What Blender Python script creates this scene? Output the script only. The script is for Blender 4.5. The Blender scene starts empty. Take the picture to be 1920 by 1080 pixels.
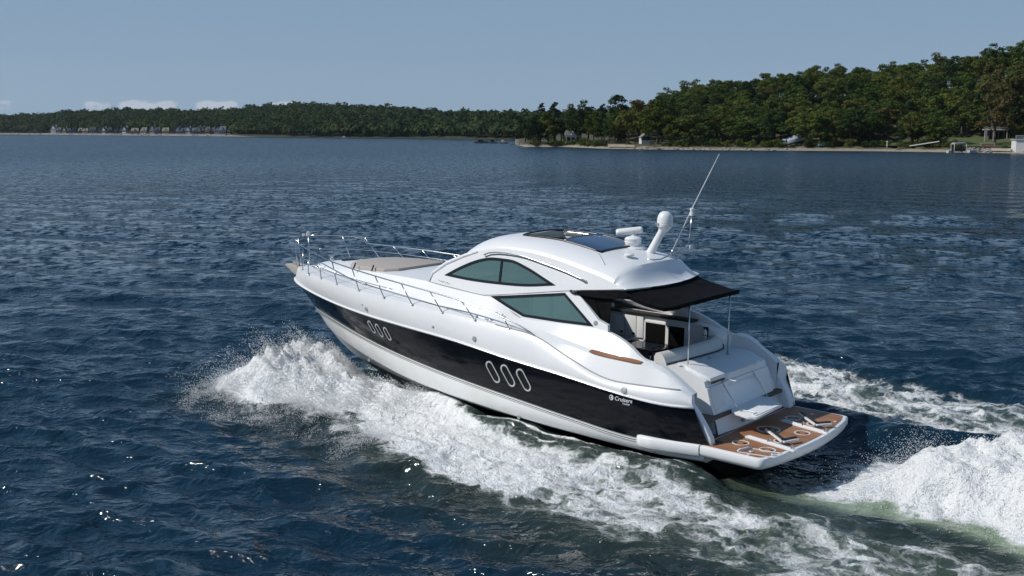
import bpy, bmesh, math, random
import numpy as np
from mathutils import Vector, Matrix
R = math.radians
scene = bpy.context.scene
col = scene.collection

# ------------------------------------------------------------------ camera
F_PX, HZ = 2100.0, 242.885
CAM_H = 6.992
PITCH = math.atan((540 - HZ) / F_PX)
cam_d = bpy.data.cameras.new('camera'); cam = bpy.data.objects.new('camera', cam_d); col.objects.link(cam)
cam.location = (0, 0, CAM_H); cam.rotation_euler = (math.pi / 2 - PITCH, 0, 0)
cam_d.sensor_width = 36; cam_d.lens = F_PX / 1920 * 36; cam_d.clip_start = 0.5; cam_d.clip_end = 30000
scene.camera = cam
scene.render.resolution_x, scene.render.resolution_y = 1024, 576

# ------------------------------------------------------------------ sky, sun, exposure
SUN_DIR = Vector((-0.983, -0.189, 0)).normalized()
SUN_EL = R(43)
w = bpy.data.worlds.new('World'); scene.world = w; w.use_nodes = True
nt = w.node_tree; nt.nodes.clear()
def N(nt, t, **k):
    n = nt.nodes.new(t)
    for a, b in k.items():
        if a == 'inp':
            for i, v in b.items(): n.inputs[i].default_value = v
        else: setattr(n, a, b)
    return n
sky = N(nt, 'ShaderNodeTexSky', sky_type='NISHITA', sun_disc=False, sun_elevation=SUN_EL,
        sun_rotation=math.atan2(SUN_DIR.x, SUN_DIR.y), altitude=1500.0, air_density=1.0, dust_density=0.1, ozone_density=3.0)
bg = N(nt, 'ShaderNodeBackground', inp={1: 0.062}); out = N(nt, 'ShaderNodeOutputWorld')
# low cumulus: cloud noise limited to a band just above the horizon, far to the left
tc = N(nt, 'ShaderNodeTexCoord'); sx = N(nt, 'ShaderNodeSeparateXYZ')
nt.links.new(tc.outputs['Generated'], sx.inputs[0])
def M(nt, op, a, b=None, c=None, clamp=False):
    n = nt.nodes.new('ShaderNodeMath'); n.operation = op; n.use_clamp = clamp
    for i, v in enumerate((a, b, c)):
        if v is None: continue
        if isinstance(v, (int, float)): n.inputs[i].default_value = v
        else: nt.links.new(v, n.inputs[i])
    return n.outputs[0]
def MR(nt, v, a, b, c=0.0, d=1.0, smooth=True):
    n = nt.nodes.new('ShaderNodeMapRange'); n.interpolation_type = 'SMOOTHSTEP' if smooth else 'LINEAR'
    nt.links.new(v, n.inputs[0])
    for i, x in enumerate((a, b, c, d)): n.inputs[i + 1].default_value = x
    return n.outputs[0]
az = M(nt, 'ARCTAN2', sx.outputs[0], sx.outputs[1]); el = sx.outputs[2]
cb = N(nt, 'ShaderNodeCombineXYZ'); nt.links.new(M(nt, 'MULTIPLY', az, 70.0), cb.inputs[0]); nt.links.new(M(nt, 'MULTIPLY', el, 120.0), cb.inputs[1])
cn = N(nt, 'ShaderNodeTexNoise', inp={'Scale': 1.0, 'Detail': 6.0, 'Roughness': 0.58}); nt.links.new(cb.outputs[0], cn.inputs['Vector'])
cb2 = N(nt, 'ShaderNodeCombineXYZ'); nt.links.new(M(nt, 'MULTIPLY', M(nt, 'ADD', az, 0.06), 14.0), cb2.inputs[0])
cn2 = N(nt, 'ShaderNodeTexNoise', inp={'Scale': 1.0, 'Detail': 1.0}); nt.links.new(cb2.outputs[0], cn2.inputs['Vector'])
band = M(nt, 'MULTIPLY', MR(nt, el, 0.010, 0.0165), MR(nt, el, 0.021, 0.0305, 1.0, 0.0))
azm = None
for c_, w_, k_ in ((-.310, .042, 1.0), (-.255, .030, 1.0), (-.197, .026, .95), (-.424, .016, .8), (-.455, .02, .75), (-.350, .02, .8)):
    q_ = MR(nt, M(nt, 'ABSOLUTE', M(nt, 'SUBTRACT', az, c_)), w_ * .35, w_, k_, 0.0); azm = q_ if azm is None else M(nt, 'MAXIMUM', azm, q_)
dens = MR(nt, M(nt, 'MULTIPLY', M(nt, 'MULTIPLY', band, azm), M(nt, 'ADD', cn.outputs[0], 0.30)), 0.50, 0.74)
hzc = N(nt, 'ShaderNodeMix', data_type='RGBA'); hzc.inputs[6].default_value = (4.3, 6.15, 8.4, 1); hzc.inputs[7].default_value = (2.0, 4.0, 6.9, 1); nt.links.new(MR(nt, el, 0.03, 0.42, smooth=False), hzc.inputs[0])
hz = N(nt, 'ShaderNodeMix', data_type='RGBA'); nt.links.new(MR(nt, el, 0.08, 0.7, 0.92, 0.5), hz.inputs[0])   # pale lake haze low in the sky
nt.links.new(sky.outputs[0], hz.inputs[6]); nt.links.new(hzc.outputs[2], hz.inputs[7])
mix = N(nt, 'ShaderNodeMix', data_type='RGBA'); mix.inputs[7].default_value = (8.6, 9.3, 10.6, 1)
nt.links.new(M(nt, 'MULTIPLY', dens, 0.8), mix.inputs[0]); nt.links.new(hz.outputs[2], mix.inputs[6])
nt.links.new(mix.outputs[2], bg.inputs[0]); nt.links.new(bg.outputs[0], out.inputs[0])
sl = bpy.data.lights.new('sun', 'SUN'); sl.energy = 3.75; sl.angle = R(0.53); sl.color = (1.0, 0.955, 0.89)
so = bpy.data.objects.new('sun', sl); col.objects.link(so); so.location = (-60, -20, 60)
sd = Vector((SUN_DIR.x * math.cos(SUN_EL), SUN_DIR.y * math.cos(SUN_EL), math.sin(SUN_EL)))
so.rotation_euler = (-sd).to_track_quat('-Z', 'Y').to_euler()
vs = scene.view_settings; vs.view_transform = 'Standard'; vs.look = 'None'; vs.gamma = 1.0; vs.exposure = 0.0

# ------------------------------------------------------------------ helpers
def world_at(px, py, Y):
    """point of the world at depth Y that the photograph shows at px, py"""
    c, s = math.cos(PITCH), math.sin(PITCH)
    a, b = (px - 960) / F_PX, (540 - py) / F_PX
    d = Vector((a, c + b * s, -s + b * c)); t = Y / d.y
    return Vector((0, 0, CAM_H)) + d * t
def ground_at(px, py):
    c, s = math.cos(PITCH), math.sin(PITCH)
    a, b = (px - 960) / F_PX, (540 - py) / F_PX
    d = Vector((a, c + b * s, -s + b * c)); t = -CAM_H / d.z
    return Vector((0, 0, CAM_H)) + d * t
def tag(o, label=None, cat=None, group=None, kind=None):
    if label: o['label'] = label
    if cat: o['category'] = cat
    if group: o['group'] = group
    if kind: o['kind'] = kind
    return o
def empty(name, loc=(0, 0, 0), rz=0.0):
    o = bpy.data.objects.new(name, None); o.location = loc; o.rotation_euler = (0, 0, rz); o.empty_display_size = 0.3
    col.objects.link(o); return o
def mk(name, V, F, mat=None, parent=None, smooth=None):
    me = bpy.data.meshes.new(name)
    me.from_pydata([tuple(v) for v in V], [], [tuple(f) for f in F]); me.validate(); me.update()
    return fin(name, me, mat, parent, smooth)
def fin(name, me, mat=None, parent=None, smooth=None):
    if smooth:
        me.polygons.foreach_set('use_smooth', [True] * len(me.polygons))
        if smooth is not True: me.set_sharp_from_angle(angle=R(smooth))
    o = bpy.data.objects.new(name, me); col.objects.link(o)
    if mat: me.materials.append(mat)
    if parent: o.parent = parent
    return o
def fast(name, V, F, mat=None, smooth=False, parent=None):
    """V (n,3) array, F (m,k) int array, k constant"""
    V = np.asarray(V, np.float32); F = np.asarray(F, np.int32); m, k = F.shape
    me = bpy.data.meshes.new(name); me.vertices.add(len(V)); me.vertices.foreach_set('co', V.ravel())
    me.loops.add(m * k); me.loops.foreach_set('vertex_index', F.ravel())
    me.polygons.add(m); me.polygons.foreach_set('loop_start', np.arange(0, m * k, k, dtype=np.int32))
    me.update(calc_edges=True)
    if smooth: me.polygons.foreach_set('use_smooth', np.ones(m, bool))
    o = bpy.data.objects.new(name, me); col.objects.link(o)
    if mat: me.materials.append(mat)
    if parent: o.parent = parent
    return o
class MB:
    def __init__(s): s.V = []; s.F = []
    def add(s, V, F):
        n = len(s.V); s.V += [tuple(v) for v in V]; s.F += [tuple(n + i for i in f) for f in F]; return s
    def box(s, x0, x1, y0, y1, z0, z1):
        return s.add([(x, y, z) for x in (x0, x1) for y in (y0, y1) for z in (z0, z1)],
                     [(0, 1, 3, 2), (4, 6, 7, 5), (0, 4, 5, 1), (2, 3, 7, 6), (0, 2, 6, 4), (1, 5, 7, 3)])
    def tube(s, P, r, n=8, closed=False):
        P = [Vector(p) for p in P]; rs = r if isinstance(r, (list, tuple)) else [r] * len(P); V = []; F = []
        m = len(P); u = None
        for i, p in enumerate(P):
            a = P[(i - 1) % m] if (closed or i > 0) else p; b = P[(i + 1) % m] if (closed or i < m - 1) else p
            d = (b - a).normalized()
            if u is None:
                u = d.orthogonal().normalized()
            else:
                u = (u - d * u.dot(d)).normalized()
            v = d.cross(u)
            for k in range(n):
                t = 2 * math.pi * k / n; V.append(p + (u * math.cos(t) + v * math.sin(t)) * rs[i])
        for i in range(m if closed else m - 1):
            j = (i + 1) % m
            for k in range(n): F.append((i * n + k, i * n + (k + 1) % n, j * n + (k + 1) % n, j * n + k))
        if not closed: F.append(tuple(range(n - 1, -1, -1))); F.append(tuple((m - 1) * n + k for k in range(n)))
        return s.add(V, F)
    def lathe(s, prof, c=(0, 0, 0), n=24, axis=(0, 0, 1)):
        q = Vector((0, 0, 1)).rotation_difference(Vector(axis).normalized()); c = Vector(c); V = []; F = []
        for r, z in prof:
            for k in range(n):
                t = 2 * math.pi * k / n; V.append(c + q @ Vector((r * math.cos(t), r * math.sin(t), z)))
        for i in range(len(prof) - 1):
            for k in range(n): F.append((i * n + k, i * n + (k + 1) % n, (i + 1) * n + (k + 1) % n, (i + 1) * n + k))
        F.append(tuple(range(n - 1, -1, -1))); F.append(tuple((len(prof) - 1) * n + k for k in range(n)))
        return s.add(V, F)
    def grid(s, rows, closed=False):
        n = len(rows[0]); V = [p for r in rows for p in r]; F = []
        for i in range(len(rows) - 1):
            for k in range(n if closed else n - 1):
                F.append((i * n + k, i * n + (k + 1) % n, (i + 1) * n + (k + 1) % n, (i + 1) * n + k))
        return s.add(V, F)
    def prism(s, poly, f0, f1):
        """poly list of 2D; f0,f1 map (a,b)->3D for both caps"""
        n = len(poly); V = [f0(*p) for p in poly] + [f1(*p) for p in poly]
        F = [tuple(range(n)), tuple(range(2 * n - 1, n - 1, -1))] + [(i, n + i, n + (i + 1) % n, (i + 1) % n) for i in range(n)]
        return s.add(V, F)
    def build(s, name, mat, parent=None, smooth=None, bevel=0):
        o = mk(name, s.V, s.F, mat, parent, smooth)
        bm = bmesh.new(); bm.from_mesh(o.data); bmesh.ops.recalc_face_normals(bm, faces=bm.faces[:])
        if bevel:
            bmesh.ops.bevel(bm, geom=[e for e in bm.edges if e.is_manifold and e.calc_face_angle(0) > 0.5], offset=bevel, segments=2, affect='EDGES', profile=0.6, clamp_overlap=True)
        bm.to_mesh(o.data); bm.free()
        if smooth and smooth is not True: o.data.set_sharp_from_angle(angle=R(smooth))
        if bevel and not smooth:
            o.data.polygons.foreach_set('use_smooth', [True] * len(o.data.polygons)); o.data.set_sharp_from_angle(angle=R(50))
        return o
def curve(pts):
    """smooth interpolation: first column is the parameter"""
    A = np.array(sorted(pts), float); x = A[:, 0]; Y = A[:, 1:]
    m = np.gradient(Y, x, axis=0)
    # monotone limiting
    d = np.diff(Y, axis=0) / np.diff(x)[:, None]
    for i in range(len(x)):
        if 0 < i < len(x) - 1:
            bad = d[i - 1] * d[i] <= 0; m[i][bad] = 0
            lim = 3 * np.minimum(abs(d[i - 1]), abs(d[i])); m[i] = np.clip(m[i], -lim, lim)
    def f(t):
        t = min(max(t, x[0]), x[-1]); i = min(int(np.searchsorted(x, t, 'right')) - 1, len(x) - 2); h = x[i + 1] - x[i]; s = (t - x[i]) / h
        r = (2*s**3-3*s*s+1)*Y[i] + (s**3-2*s*s+s)*h*m[i] + (-2*s**3+3*s*s)*Y[i+1] + (s**3-s*s)*h*m[i+1]
        return [float(v) for v in r] if len(r) > 1 else float(r[0])
    return f

# ------------------------------------------------------------------ materials
def mat(name, color, rough=0.5, metal=0.0, coat=0.0, noise=None, bump=None, spec=0.5, **kw):
    m = bpy.data.materials.new(name); m.use_nodes = True; nt = m.node_tree; b = nt.nodes['Principled BSDF']
    b.inputs['Base Color'].default_value = (*color, 1); b.inputs['Roughness'].default_value = rough
    b.inputs['Metallic'].default_value = metal; b.inputs['Coat Weight'].default_value = coat; b.inputs['Coat Roughness'].default_value = 0.05
    b.inputs['Specular IOR Level'].default_value = spec
    tc = N(nt, 'ShaderNodeTexCoord')
    if noise:   # (scale, color2, lo, hi)
        n = N(nt, 'ShaderNodeTexNoise', inp={'Scale': noise[0], 'Detail': 5.0, 'Roughness': 0.6}); nt.links.new(tc.outputs['Object'], n.inputs['Vector'])
        mx = N(nt, 'ShaderNodeMix', data_type='RGBA'); mx.inputs[6].default_value = (*color, 1); mx.inputs[7].default_value = (*noise[1], 1)
        nt.links.new(MR(nt, n.outputs[0], noise[2], noise[3]), mx.inputs[0]); nt.links.new(mx.outputs[2], b.inputs['Base Color'])
    if bump:
        n = N(nt, 'ShaderNodeTexNoise', inp={'Scale': bump[0], 'Detail': 4.0}); nt.links.new(tc.outputs['Object'], n.inputs['Vector'])
        bp = N(nt, 'ShaderNodeBump', inp={'Strength': 1.0, 'Distance': bump[1]}); nt.links.new(n.outputs[0], bp.inputs['Height']); nt.links.new(bp.outputs[0], b.inputs['Normal'])
    return m
GEL = mat('gelcoat_white', (0.78, 0.79, 0.80), 0.34, coat=0.12, noise=(0.8, (0.74, 0.755, 0.77), 0.35, 0.7))
GEL2 = mat('gelcoat_nonskid', (0.70, 0.72, 0.74), 0.6, noise=(3.0, (0.66, 0.68, 0.70), 0.35, 0.7))
BLK = mat('hull_black', (0.003, 0.004, 0.007), 0.09, coat=0.0, noise=(0.9, (0.005, 0.006, 0.009), 0.4, 0.7), spec=.22)
ANTI = mat('antifouling_black', (0.006, 0.006, 0.007), 0.5)
LOWW = mat('hull_white', (0.84, 0.85, 0.84), 0.3, coat=0.2, noise=(1.2, (0.78, 0.78, 0.74), 0.4, 0.75))
RIMS = mat('rim_silver', (0.62, 0.62, 0.62), 0.35, metal=0.2)
STEEL = mat('stainless', (0.62, 0.62, 0.63), 0.22, metal=1.0)
RUBB = mat('rubber_black', (0.012, 0.012, 0.013), 0.5)
CANV = mat('canvas_black', (0.0035, 0.0035, 0.005), 0.9, bump=(60, 0.004), noise=(4, (0.007, 0.007, 0.009), .4, .7), spec=.12)
CUSH = mat('cushion_grey', (0.42, 0.38, 0.35), 0.8, noise=(25, (0.36, 0.33, 0.30), .35, .7))
VINYL = mat('vinyl_white', (0.68, 0.67, 0.64), 0.5)
DARK = mat('interior_dark', (0.008, 0.008, 0.008), 0.25, spec=.2)
CARP = mat('cockpit_floor', (0.10, 0.085, 0.07), 0.8)
PLAS = mat('plastic_white', (0.74, 0.75, 0.76), 0.35)
GREYP = mat('grey_trim', (0.28, 0.29, 0.30), 0.4)
WOOD = mat('teak_table', (0.13, 0.055, 0.03), 0.25, coat=0.5)
FRAME = mat('window_frame', (0.008, 0.009, 0.010), 0.25)
def teak(name, c1, c2, stripe=16.0):
    m = bpy.data.materials.new(name); m.use_nodes = True; nt = m.node_tree; b = nt.nodes['Principled BSDF']; b.inputs['Roughness'].default_value = 0.62
    tc = N(nt, 'ShaderNodeTexCoord'); s = N(nt, 'ShaderNodeSeparateXYZ'); nt.links.new(tc.outputs['Object'], s.inputs[0])
    mp = N(nt, 'ShaderNodeMapping', inp={'Scale': (1.2, 9, 9)}); nt.links.new(tc.outputs['Object'], mp.inputs[0])
    n = N(nt, 'ShaderNodeTexNoise', inp={'Scale': 2.2, 'Detail': 6.0, 'Roughness': .65}); nt.links.new(mp.outputs[0], n.inputs['Vector'])
    n2 = N(nt, 'ShaderNodeTexNoise', inp={'Scale': 1.6, 'Detail': 4.0}); nt.links.new(tc.outputs['Object'], n2.inputs['Vector'])
    mx = N(nt, 'ShaderNodeMix', data_type='RGBA'); mx.inputs[6].default_value = (*c1, 1); mx.inputs[7].default_value = (*c2, 1)
    nt.links.new(MR(nt, M(nt, 'ADD', M(nt, 'MULTIPLY', n.outputs[0], .5), M(nt, 'MULTIPLY', n2.outputs[0], .6)), .35, .75), mx.inputs[0])
    fr = M(nt, 'FRACT', M(nt, 'MULTIPLY', s.outputs[1], stripe)); ln = MR(nt, M(nt, 'ABSOLUTE', M(nt, 'SUBTRACT', fr, 0.5)), 0.40, 0.47)
    m2 = N(nt, 'ShaderNodeMix', data_type='RGBA'); m2.inputs[7].default_value = (0.03, 0.02, 0.015, 1)
    nt.links.new(M(nt, 'MULTIPLY', ln, 0.6), m2.inputs[0]); nt.links.new(mx.outputs[2], m2.inputs[6]); nt.links.new(m2.outputs[2], b.inputs['Base Color'])
    return m
TEAK = teak('teak_deck', (0.23, 0.098, 0.045), (0.40, 0.20, 0.105))
TEAKD = teak('teak_dark', (0.17, 0.075, 0.045), (0.26, 0.12, 0.07))  # darker teak tone for the fixed platform root
def glass(name, tint, gloss=0.10, rough=0.01, opac=0.0, body=(0.02, 0.05, 0.05)):
    m = bpy.data.materials.new(name); m.use_nodes = True; nt = m.node_tree; nt.nodes.clear()
    o = N(nt, 'ShaderNodeOutputMaterial'); tr = N(nt, 'ShaderNodeBsdfTransparent', inp={0: (*tint, 1)})
    gl = N(nt, 'ShaderNodeBsdfGlossy', inp={'Roughness': rough}); fr = N(nt, 'ShaderNodeFresnel', inp={'IOR': 1.5})
    df = N(nt, 'ShaderNodeBsdfDiffuse', inp={0: (*body, 1)}); m0 = N(nt, 'ShaderNodeMixShader', inp={0: opac})
    nt.links.new(tr.outputs[0], m0.inputs[1]); nt.links.new(df.outputs[0], m0.inputs[2])
    m1 = N(nt, 'ShaderNodeMixShader'); nt.links.new(M(nt, 'ADD', fr.outputs[0], gloss, clamp=True), m1.inputs[0])
    nt.links.new(m0.outputs[0], m1.inputs[1]); nt.links.new(gl.outputs[0], m1.inputs[2]); nt.links.new(m1.outputs[0], o.inputs[0])
    return m
GTEAL = glass('glass_teal', (0.62, 0.80, 0.77), 0.05, opac=0.34, body=(0.23, 0.42, 0.40))
GDARK = glass('glass_dark', (0.10, 0.12, 0.13), 0.05, opac=0.5, body=(0.01, 0.012, 0.015))
GBLUE = glass('glass_roof', (0.03, 0.05, 0.10), 0.22, opac=0.85, body=(0.008, 0.03, 0.12))

# ================================================================== the yacht
YAW, TRIM, HEEL = 2.4545447, 0.0252, -0.0106
BT = Vector((5.0371, 23.3330, 0.1068))
yacht = empty('motor_yacht', BT)
yacht.rotation_mode = 'XYZ'
mw = Matrix.Rotation(YAW, 4, 'Z') @ Matrix.Rotation(-TRIM, 4, 'Y') @ Matrix.Rotation(HEEL, 4, 'X')
yacht.rotation_euler = mw.to_euler('XYZ')
tag(yacht, 'white and black express motor yacht speeding across the lake with teak swim platform', 'yacht')
Y = yacht
# long curves: (x, y, z), stern to stem
cK = curve([(0, 0, -.75), (4, 0, -.75), (8, 0, -.62), (10, 0, -.40), (11, 0, -.14), (11.61, 0, .06), (12.17, 0, .24), (12.74, 0, .50), (13.38, 0, .93)])
cC = curve([(-.05, 1.96, .32), (1, 2.07, .28), (3.3, 2.09, .32), (4.93, 2.06, .37), (6.33, 1.98, .44), (7.3, 1.88, .48), (8.63, 1.66, .55), (10.1, 1.28, .66), (11.5, .82, .77), (12.7, .34, .88), (13.38, 0.01, .93)])
cN = curve([(-.17, 1.93, .62), (.4, 2.10, .57), (1.46, 2.20, .56), (3.13, 2.21, .68), (4.74, 2.18, .82), (6.15, 2.10, .93), (7.63, 1.95, 1.05), (9.37, 1.65, 1.19), (10.92, 1.25, 1.32), (12.08, .87, 1.41), (13.1, .44, 1.44), (13.65, .17, 1.44), (13.91, 0.01, 1.43)])
cR = curve([(.14, 2.07, 1.41), (.6, 2.22, 1.40), (1.26, 2.31, 1.43), (2.08, 2.36, 1.51), (3.02, 2.38, 1.62), (4.53, 2.38, 1.75), (6.36, 2.34, 1.92), (7.99, 2.25, 2.0), (9.4, 2.09, 2.05), (10.95, 1.79, 2.12), (11.96, 1.50, 2.17), (13.19, 1.02, 2.21), (13.9, .66, 2.22), (14.4, .33, 2.22), (14.62, .15, 2.22), (14.76, 0.01, 2.21)])
cD = curve([(.22, 2.02, 1.60), (.44, 2.10, 1.72), (1.31, 2.24, 1.70), (1.82, 2.28, 1.69), (2.17, 2.29, 1.72), (3.22, 2.27, 2.04), (4.1, 2.22, 2.33), (5.0, 2.24, 2.42), (5.77, 2.24, 2.46), (6.8, 2.24, 2.51), (7.81, 2.21, 2.56), (8.79, 2.16, 2.61), (9.73, 2.08, 2.65), (10.69, 1.94, 2.69), (11.58, 1.72, 2.72), (12.45, 1.42, 2.72), (13.3, .98, 2.68), (14.0, .52, 2.62), (14.42, .2, 2.58), (14.58, 0.01, 2.56)])
cP = curve([(.25, 1.99, 1.62), (.61, 2.02, 1.84), (1.07, 2.06, 2.06), (1.5, 2.15, 2.09), (2.5, 2.15, 2.13), (3.2, 2.13, 2.22), (4.1, 2.12, 2.36), (5.0, 2.10, 2.43), (5.96, 2.02, 2.48), (8.46, 1.70, 2.60), (10.6, 1.36, 2.69), (12.2, .98, 2.75), (13.0, .65, 2.75), (13.4, .35, 2.73), (13.62, 0.01, 2.72)])
cQ = curve([(.25, 1.94, 1.64), (.61, 1.96, 1.87), (1.07, 1.97, 2.09), (1.5, 1.98, 2.13), (2.5, 1.98, 2.17), (3.2, 1.96, 2.27), (4.1, 1.98, 2.40), (5.0, 2.02, 2.46), (5.96, 1.98, 2.53), (8.46, 1.64, 2.66), (10.6, 1.30, 2.76), (12.2, .92, 2.82), (13.0, .59, 2.82), (13.4, .29, 2.80), (13.56, 0.01, 2.79)])
cT = curve([(.25, 1.88, 1.64), (.61, 1.90, 1.88), (1.07, 1.90, 2.11), (1.5, 1.88, 2.16), (1.86, 1.82, 2.36), (2.2, 1.78, 2.50), (2.74, 1.755, 2.60), (3.8, 1.755, 2.58), (4.83, 1.76, 2.56), (5.3, 1.71, 2.72), (5.86, 1.64, 2.91), (7.13, 1.52, 2.96), (7.99, 1.42, 3.00), (8.8, 1.36, 3.01), (10.6, 1.12, 2.97), (12, .74, 2.92), (13.0, .35, 2.87), (13.3, 0.01, 2.85)])
XR = {'K': (0, 13.38), 'C': (-.05, 13.38), 'N': (-.17, 13.91), 'R': (.14, 14.76), 'D': (.22, 14.58), 'P': (.25, 13.62), 'Q': (.25, 13.56), 'T': (.25, 13.3)}
CU = dict(K=cK, C=cC, N=cN, R=cR, D=cD, P=cP, Q=cQ, T=cT)
def pt(k, s, sd=1):
    a, b = XR[k]; x = a + (b - a) * s; y, z = CU[k](x); return Vector((x, sd * y, z))
SS = [1 - (1 - i / 90) ** 1.35 for i in range(91)]
def lerp(a, b, t): return a + (b - a) * t
# bottom, topsides, black band
def strips(keys, mids, sd):
    """rows of points running athwart for each s; mids = extra subdivisions with outward bulge per gap"""
    rows = []
    for s in SS:
        r = []
        for i, k in enumerate(keys):
            p = pt(k, s, sd); r.append(p)
            if i < len(keys) - 1:
                q = pt(keys[i + 1], s, sd); n, bulge = mids[i]
                for j in range(1, n + 1):
                    t = j / (n + 1); v = p.lerp(q, t); fade = min(1, (1 - s) * 6)
                    v.y += sd * bulge * 4 * t * (1 - t) * fade; r.append(v)
        rows.append(r)
    return rows
hb = MB(); lw = MB(); bk = MB(); dk = MB()
for sd in (1, -1):
    hb.grid(strips(['K', 'C'], [(3, -.03)], sd))
    lw.grid(strips(['C', 'N'], [(3, .035)], sd))
    bk.grid(strips(['N', 'R'], [(4, .03)], sd))
for rows in [[[pt('K', 0), pt('C', 0), pt('N', 0)], [pt('K', 0), pt('C', 0, -1), pt('N', 0, -1)]]]:
    hb.grid(rows)
def two_tone(name, lo, hi, z0):
    m = bpy.data.materials.new(name); m.use_nodes = True; nt = m.node_tree; b = nt.nodes['Principled BSDF']; b.inputs['Roughness'].default_value = .35
    tc = N(nt, 'ShaderNodeTexCoord'); s = N(nt, 'ShaderNodeSeparateXYZ'); nt.links.new(tc.outputs['Object'], s.inputs[0])
    mx = N(nt, 'ShaderNodeMix', data_type='RGBA'); mx.inputs[6].default_value = (*lo, 1); mx.inputs[7].default_value = (*hi, 1)
    nt.links.new(MR(nt, s.outputs[2], z0, z0 + .012), mx.inputs[0]); nt.links.new(mx.outputs[2], b.inputs['Base Color']); return m
hull = hb.build('hull_bottom', two_tone('hull_two_tone', (.006, .006, .007), (.76, .77, .76), .24), Y, 40)
hull_side = lw.build('hull_side', LOWW, Y, 40)
band = bk.build('hull_band', BLK, Y, 40); band['label'] = 'gloss black hull band'
def band_y(x, z, off=0.0):
    s = (x - .0) / 14.2
    for _ in range(8):
        a, b = pt('N', s), pt('R', s); t = (z - a.z) / (b.z - a.z); xx = a.x + (b.x - a.x) * t; s += (x - xx) / 14.3
    a, b = pt('N', s), pt('R', s); t = min(max((z - a.z) / (b.z - a.z), 0), 1)
    return a.y + (b.y - a.y) * t + .03 * 4 * t * (1 - t) * min(1, (1 - s) * 6) + off
# rub rail and pinstripes
for nm, k, off, dz, r, m in (('rub_rail', 'R', .012, 0.0, .030, PLAS), ('rub_rail_insert', 'R', .034, -.012, .012, STEEL), ('pinstripe', 'N', .004, .0, .008, GREYP), ('pinstripe', 'N', .0, -.045, .008, RUBB), ('pinstripe', 'N', -.004, -.08, .011, GREYP)):
    b = MB()
    for sd in (1, -1):
        P = [pt(k, s, sd) for s in SS]; b.tube([p + Vector((0, sd * off, dz)) for p in P], r, 6)
    b.build(nm, m, Y, True)
# deck moulding
for sd in (1, -1):
    dk.grid(strips(['R', 'D'], [(6, .055)], sd)); 
    dk.grid(strips(['D', 'P', 'Q', 'T'], [(0, 0), (0, 0), (3, 0.0)], sd))
# foredeck top
rows = []
for i in range(60):
    x = 7.4 + 5.9 * (1 - (1 - i / 59) ** 1.3); y, z = cT(x); rows.append([Vector((x, y * v, z + .075 * (1 - v * v) * min(1, (13.3 - x)))) for v in np.linspace(-1, 1, 13)])
dk.grid(rows)
for sd in (1, -1):   # close the moulding at the stern
    r_ = [pt('R', 0, sd)] + [pt('R', 0, sd).lerp(pt('D', 0, sd), j / 4) + Vector((0, sd * .055 * 4 * j / 4 * (1 - j / 4), 0)) for j in (1, 2, 3)] + [pt('D', 0, sd), pt('P', 0, sd), pt('Q', 0, sd), pt('T', 0, sd), pt('T', 0, sd) + Vector((0, -sd * .1, -.6)), pt('R', 0, sd) + Vector((0, -sd * .1, -.5))]
    dk.add(r_, [tuple(range(len(r_)))])
deck = dk.build('deck', GEL, Y, 22)
for sd in (1, -1):
    MB().tube([Vector((x, sd * (cD(x)[0] + .004), cD(x)[1] + .006)) for x in np.linspace(.45, 5.2, 50)], .014, 6).build('deck_seam_gutter_shade', GREYP, deck, True)
    MB().tube([Vector((x, sd * (cP(x)[0] + .01), cP(x)[1] + .006)) for x in np.linspace(5.9, 13.3, 70)], .012, 6).build('deck_seam_gutter_shade', GREYP, deck, True)  # grey tube paints in the shade along the side deck gutter
# inner coaming walls, cockpit sole
b = MB()
for sd in (1, -1):
    rows = []
    for i in range(24):
        x = .25 + 2.6 * i / 23; y, z = cT(x); rows.append([Vector((x, sd * y, z)), Vector((x, sd * (y - .10), z + .0)), Vector((x, sd * (y - .12), 1.02))])
    b.grid(rows)
b.build('coaming', GEL, Y, 30)
MB().box(.1, 8.2, -1.85, 1.85, .98, 1.05).build('cockpit_floor', CARP, Y)
MB().box(3.6, 8.0, -1.62, 1.62, 1.5, 1.6).build('saloon_floor', CARP, Y)
# teak steps on the coamings
for sd in (1, -1):
    b = MB(); rows = []
    for i in range(20):
        x = 1.42 + 1.28 * i / 19; e = min(1, i / 2.0, (19 - i) / 2.0); wv = .055 + .035 * e
        py, pz = cP(x); qy, qz = cQ(x)
        c = Vector((x, sd * (py + qy) / 2, (pz + qz) / 2 + .012)); rows.append([c + Vector((0, sd * wv, -.018)), c + Vector((0, sd * wv, 0)), c + Vector((0, -sd * wv, .02)), c + Vector((0, -sd * wv, 0))])
    b.grid(rows); b.build('teak_step', TEAK, Y)

# --- superstructure side surface
def Wd(x): return 1.8 if x < 5 else 1.8 - 0.035 * (x - 5) ** 1.7
def S(x, z, off=0.0, sd=1): return Vector((x, sd * (Wd(x) - .25 * (z - 2.4) + off), z))
OUTB = [(2.2, 3.50), (3.48, 3.33), (2.77, 2.79), (2.51, 2.71), (2.47, 2.56), (2.74, 2.60), (3.8, 2.58), (4.83, 2.56), (5.3, 2.72), (5.86, 2.91), (7.13, 2.96), (8.0, 3.0)]
EAVE = [(2.2, 3.50), (2.5, 3.58), (2.9, 3.68), (3.5, 3.80), (4.2, 3.93), (5.0, 4.02), (5.6, 4.03), (6.2, 3.96), (6.85, 3.78), (7.48, 3.52), (7.9, 3.25), (8.0, 3.0)]
cE = curve(EAVE)
WIN1 = [(7.52, 3.22), (6.95, 3.51), (6.40, 3.72), (6.0, 3.80), (5.47, 3.81), (4.91, 3.69), (4.37, 3.50), (4.04, 3.38), (4.82, 3.27), (5.71, 3.22), (6.67, 3.20)]
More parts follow.
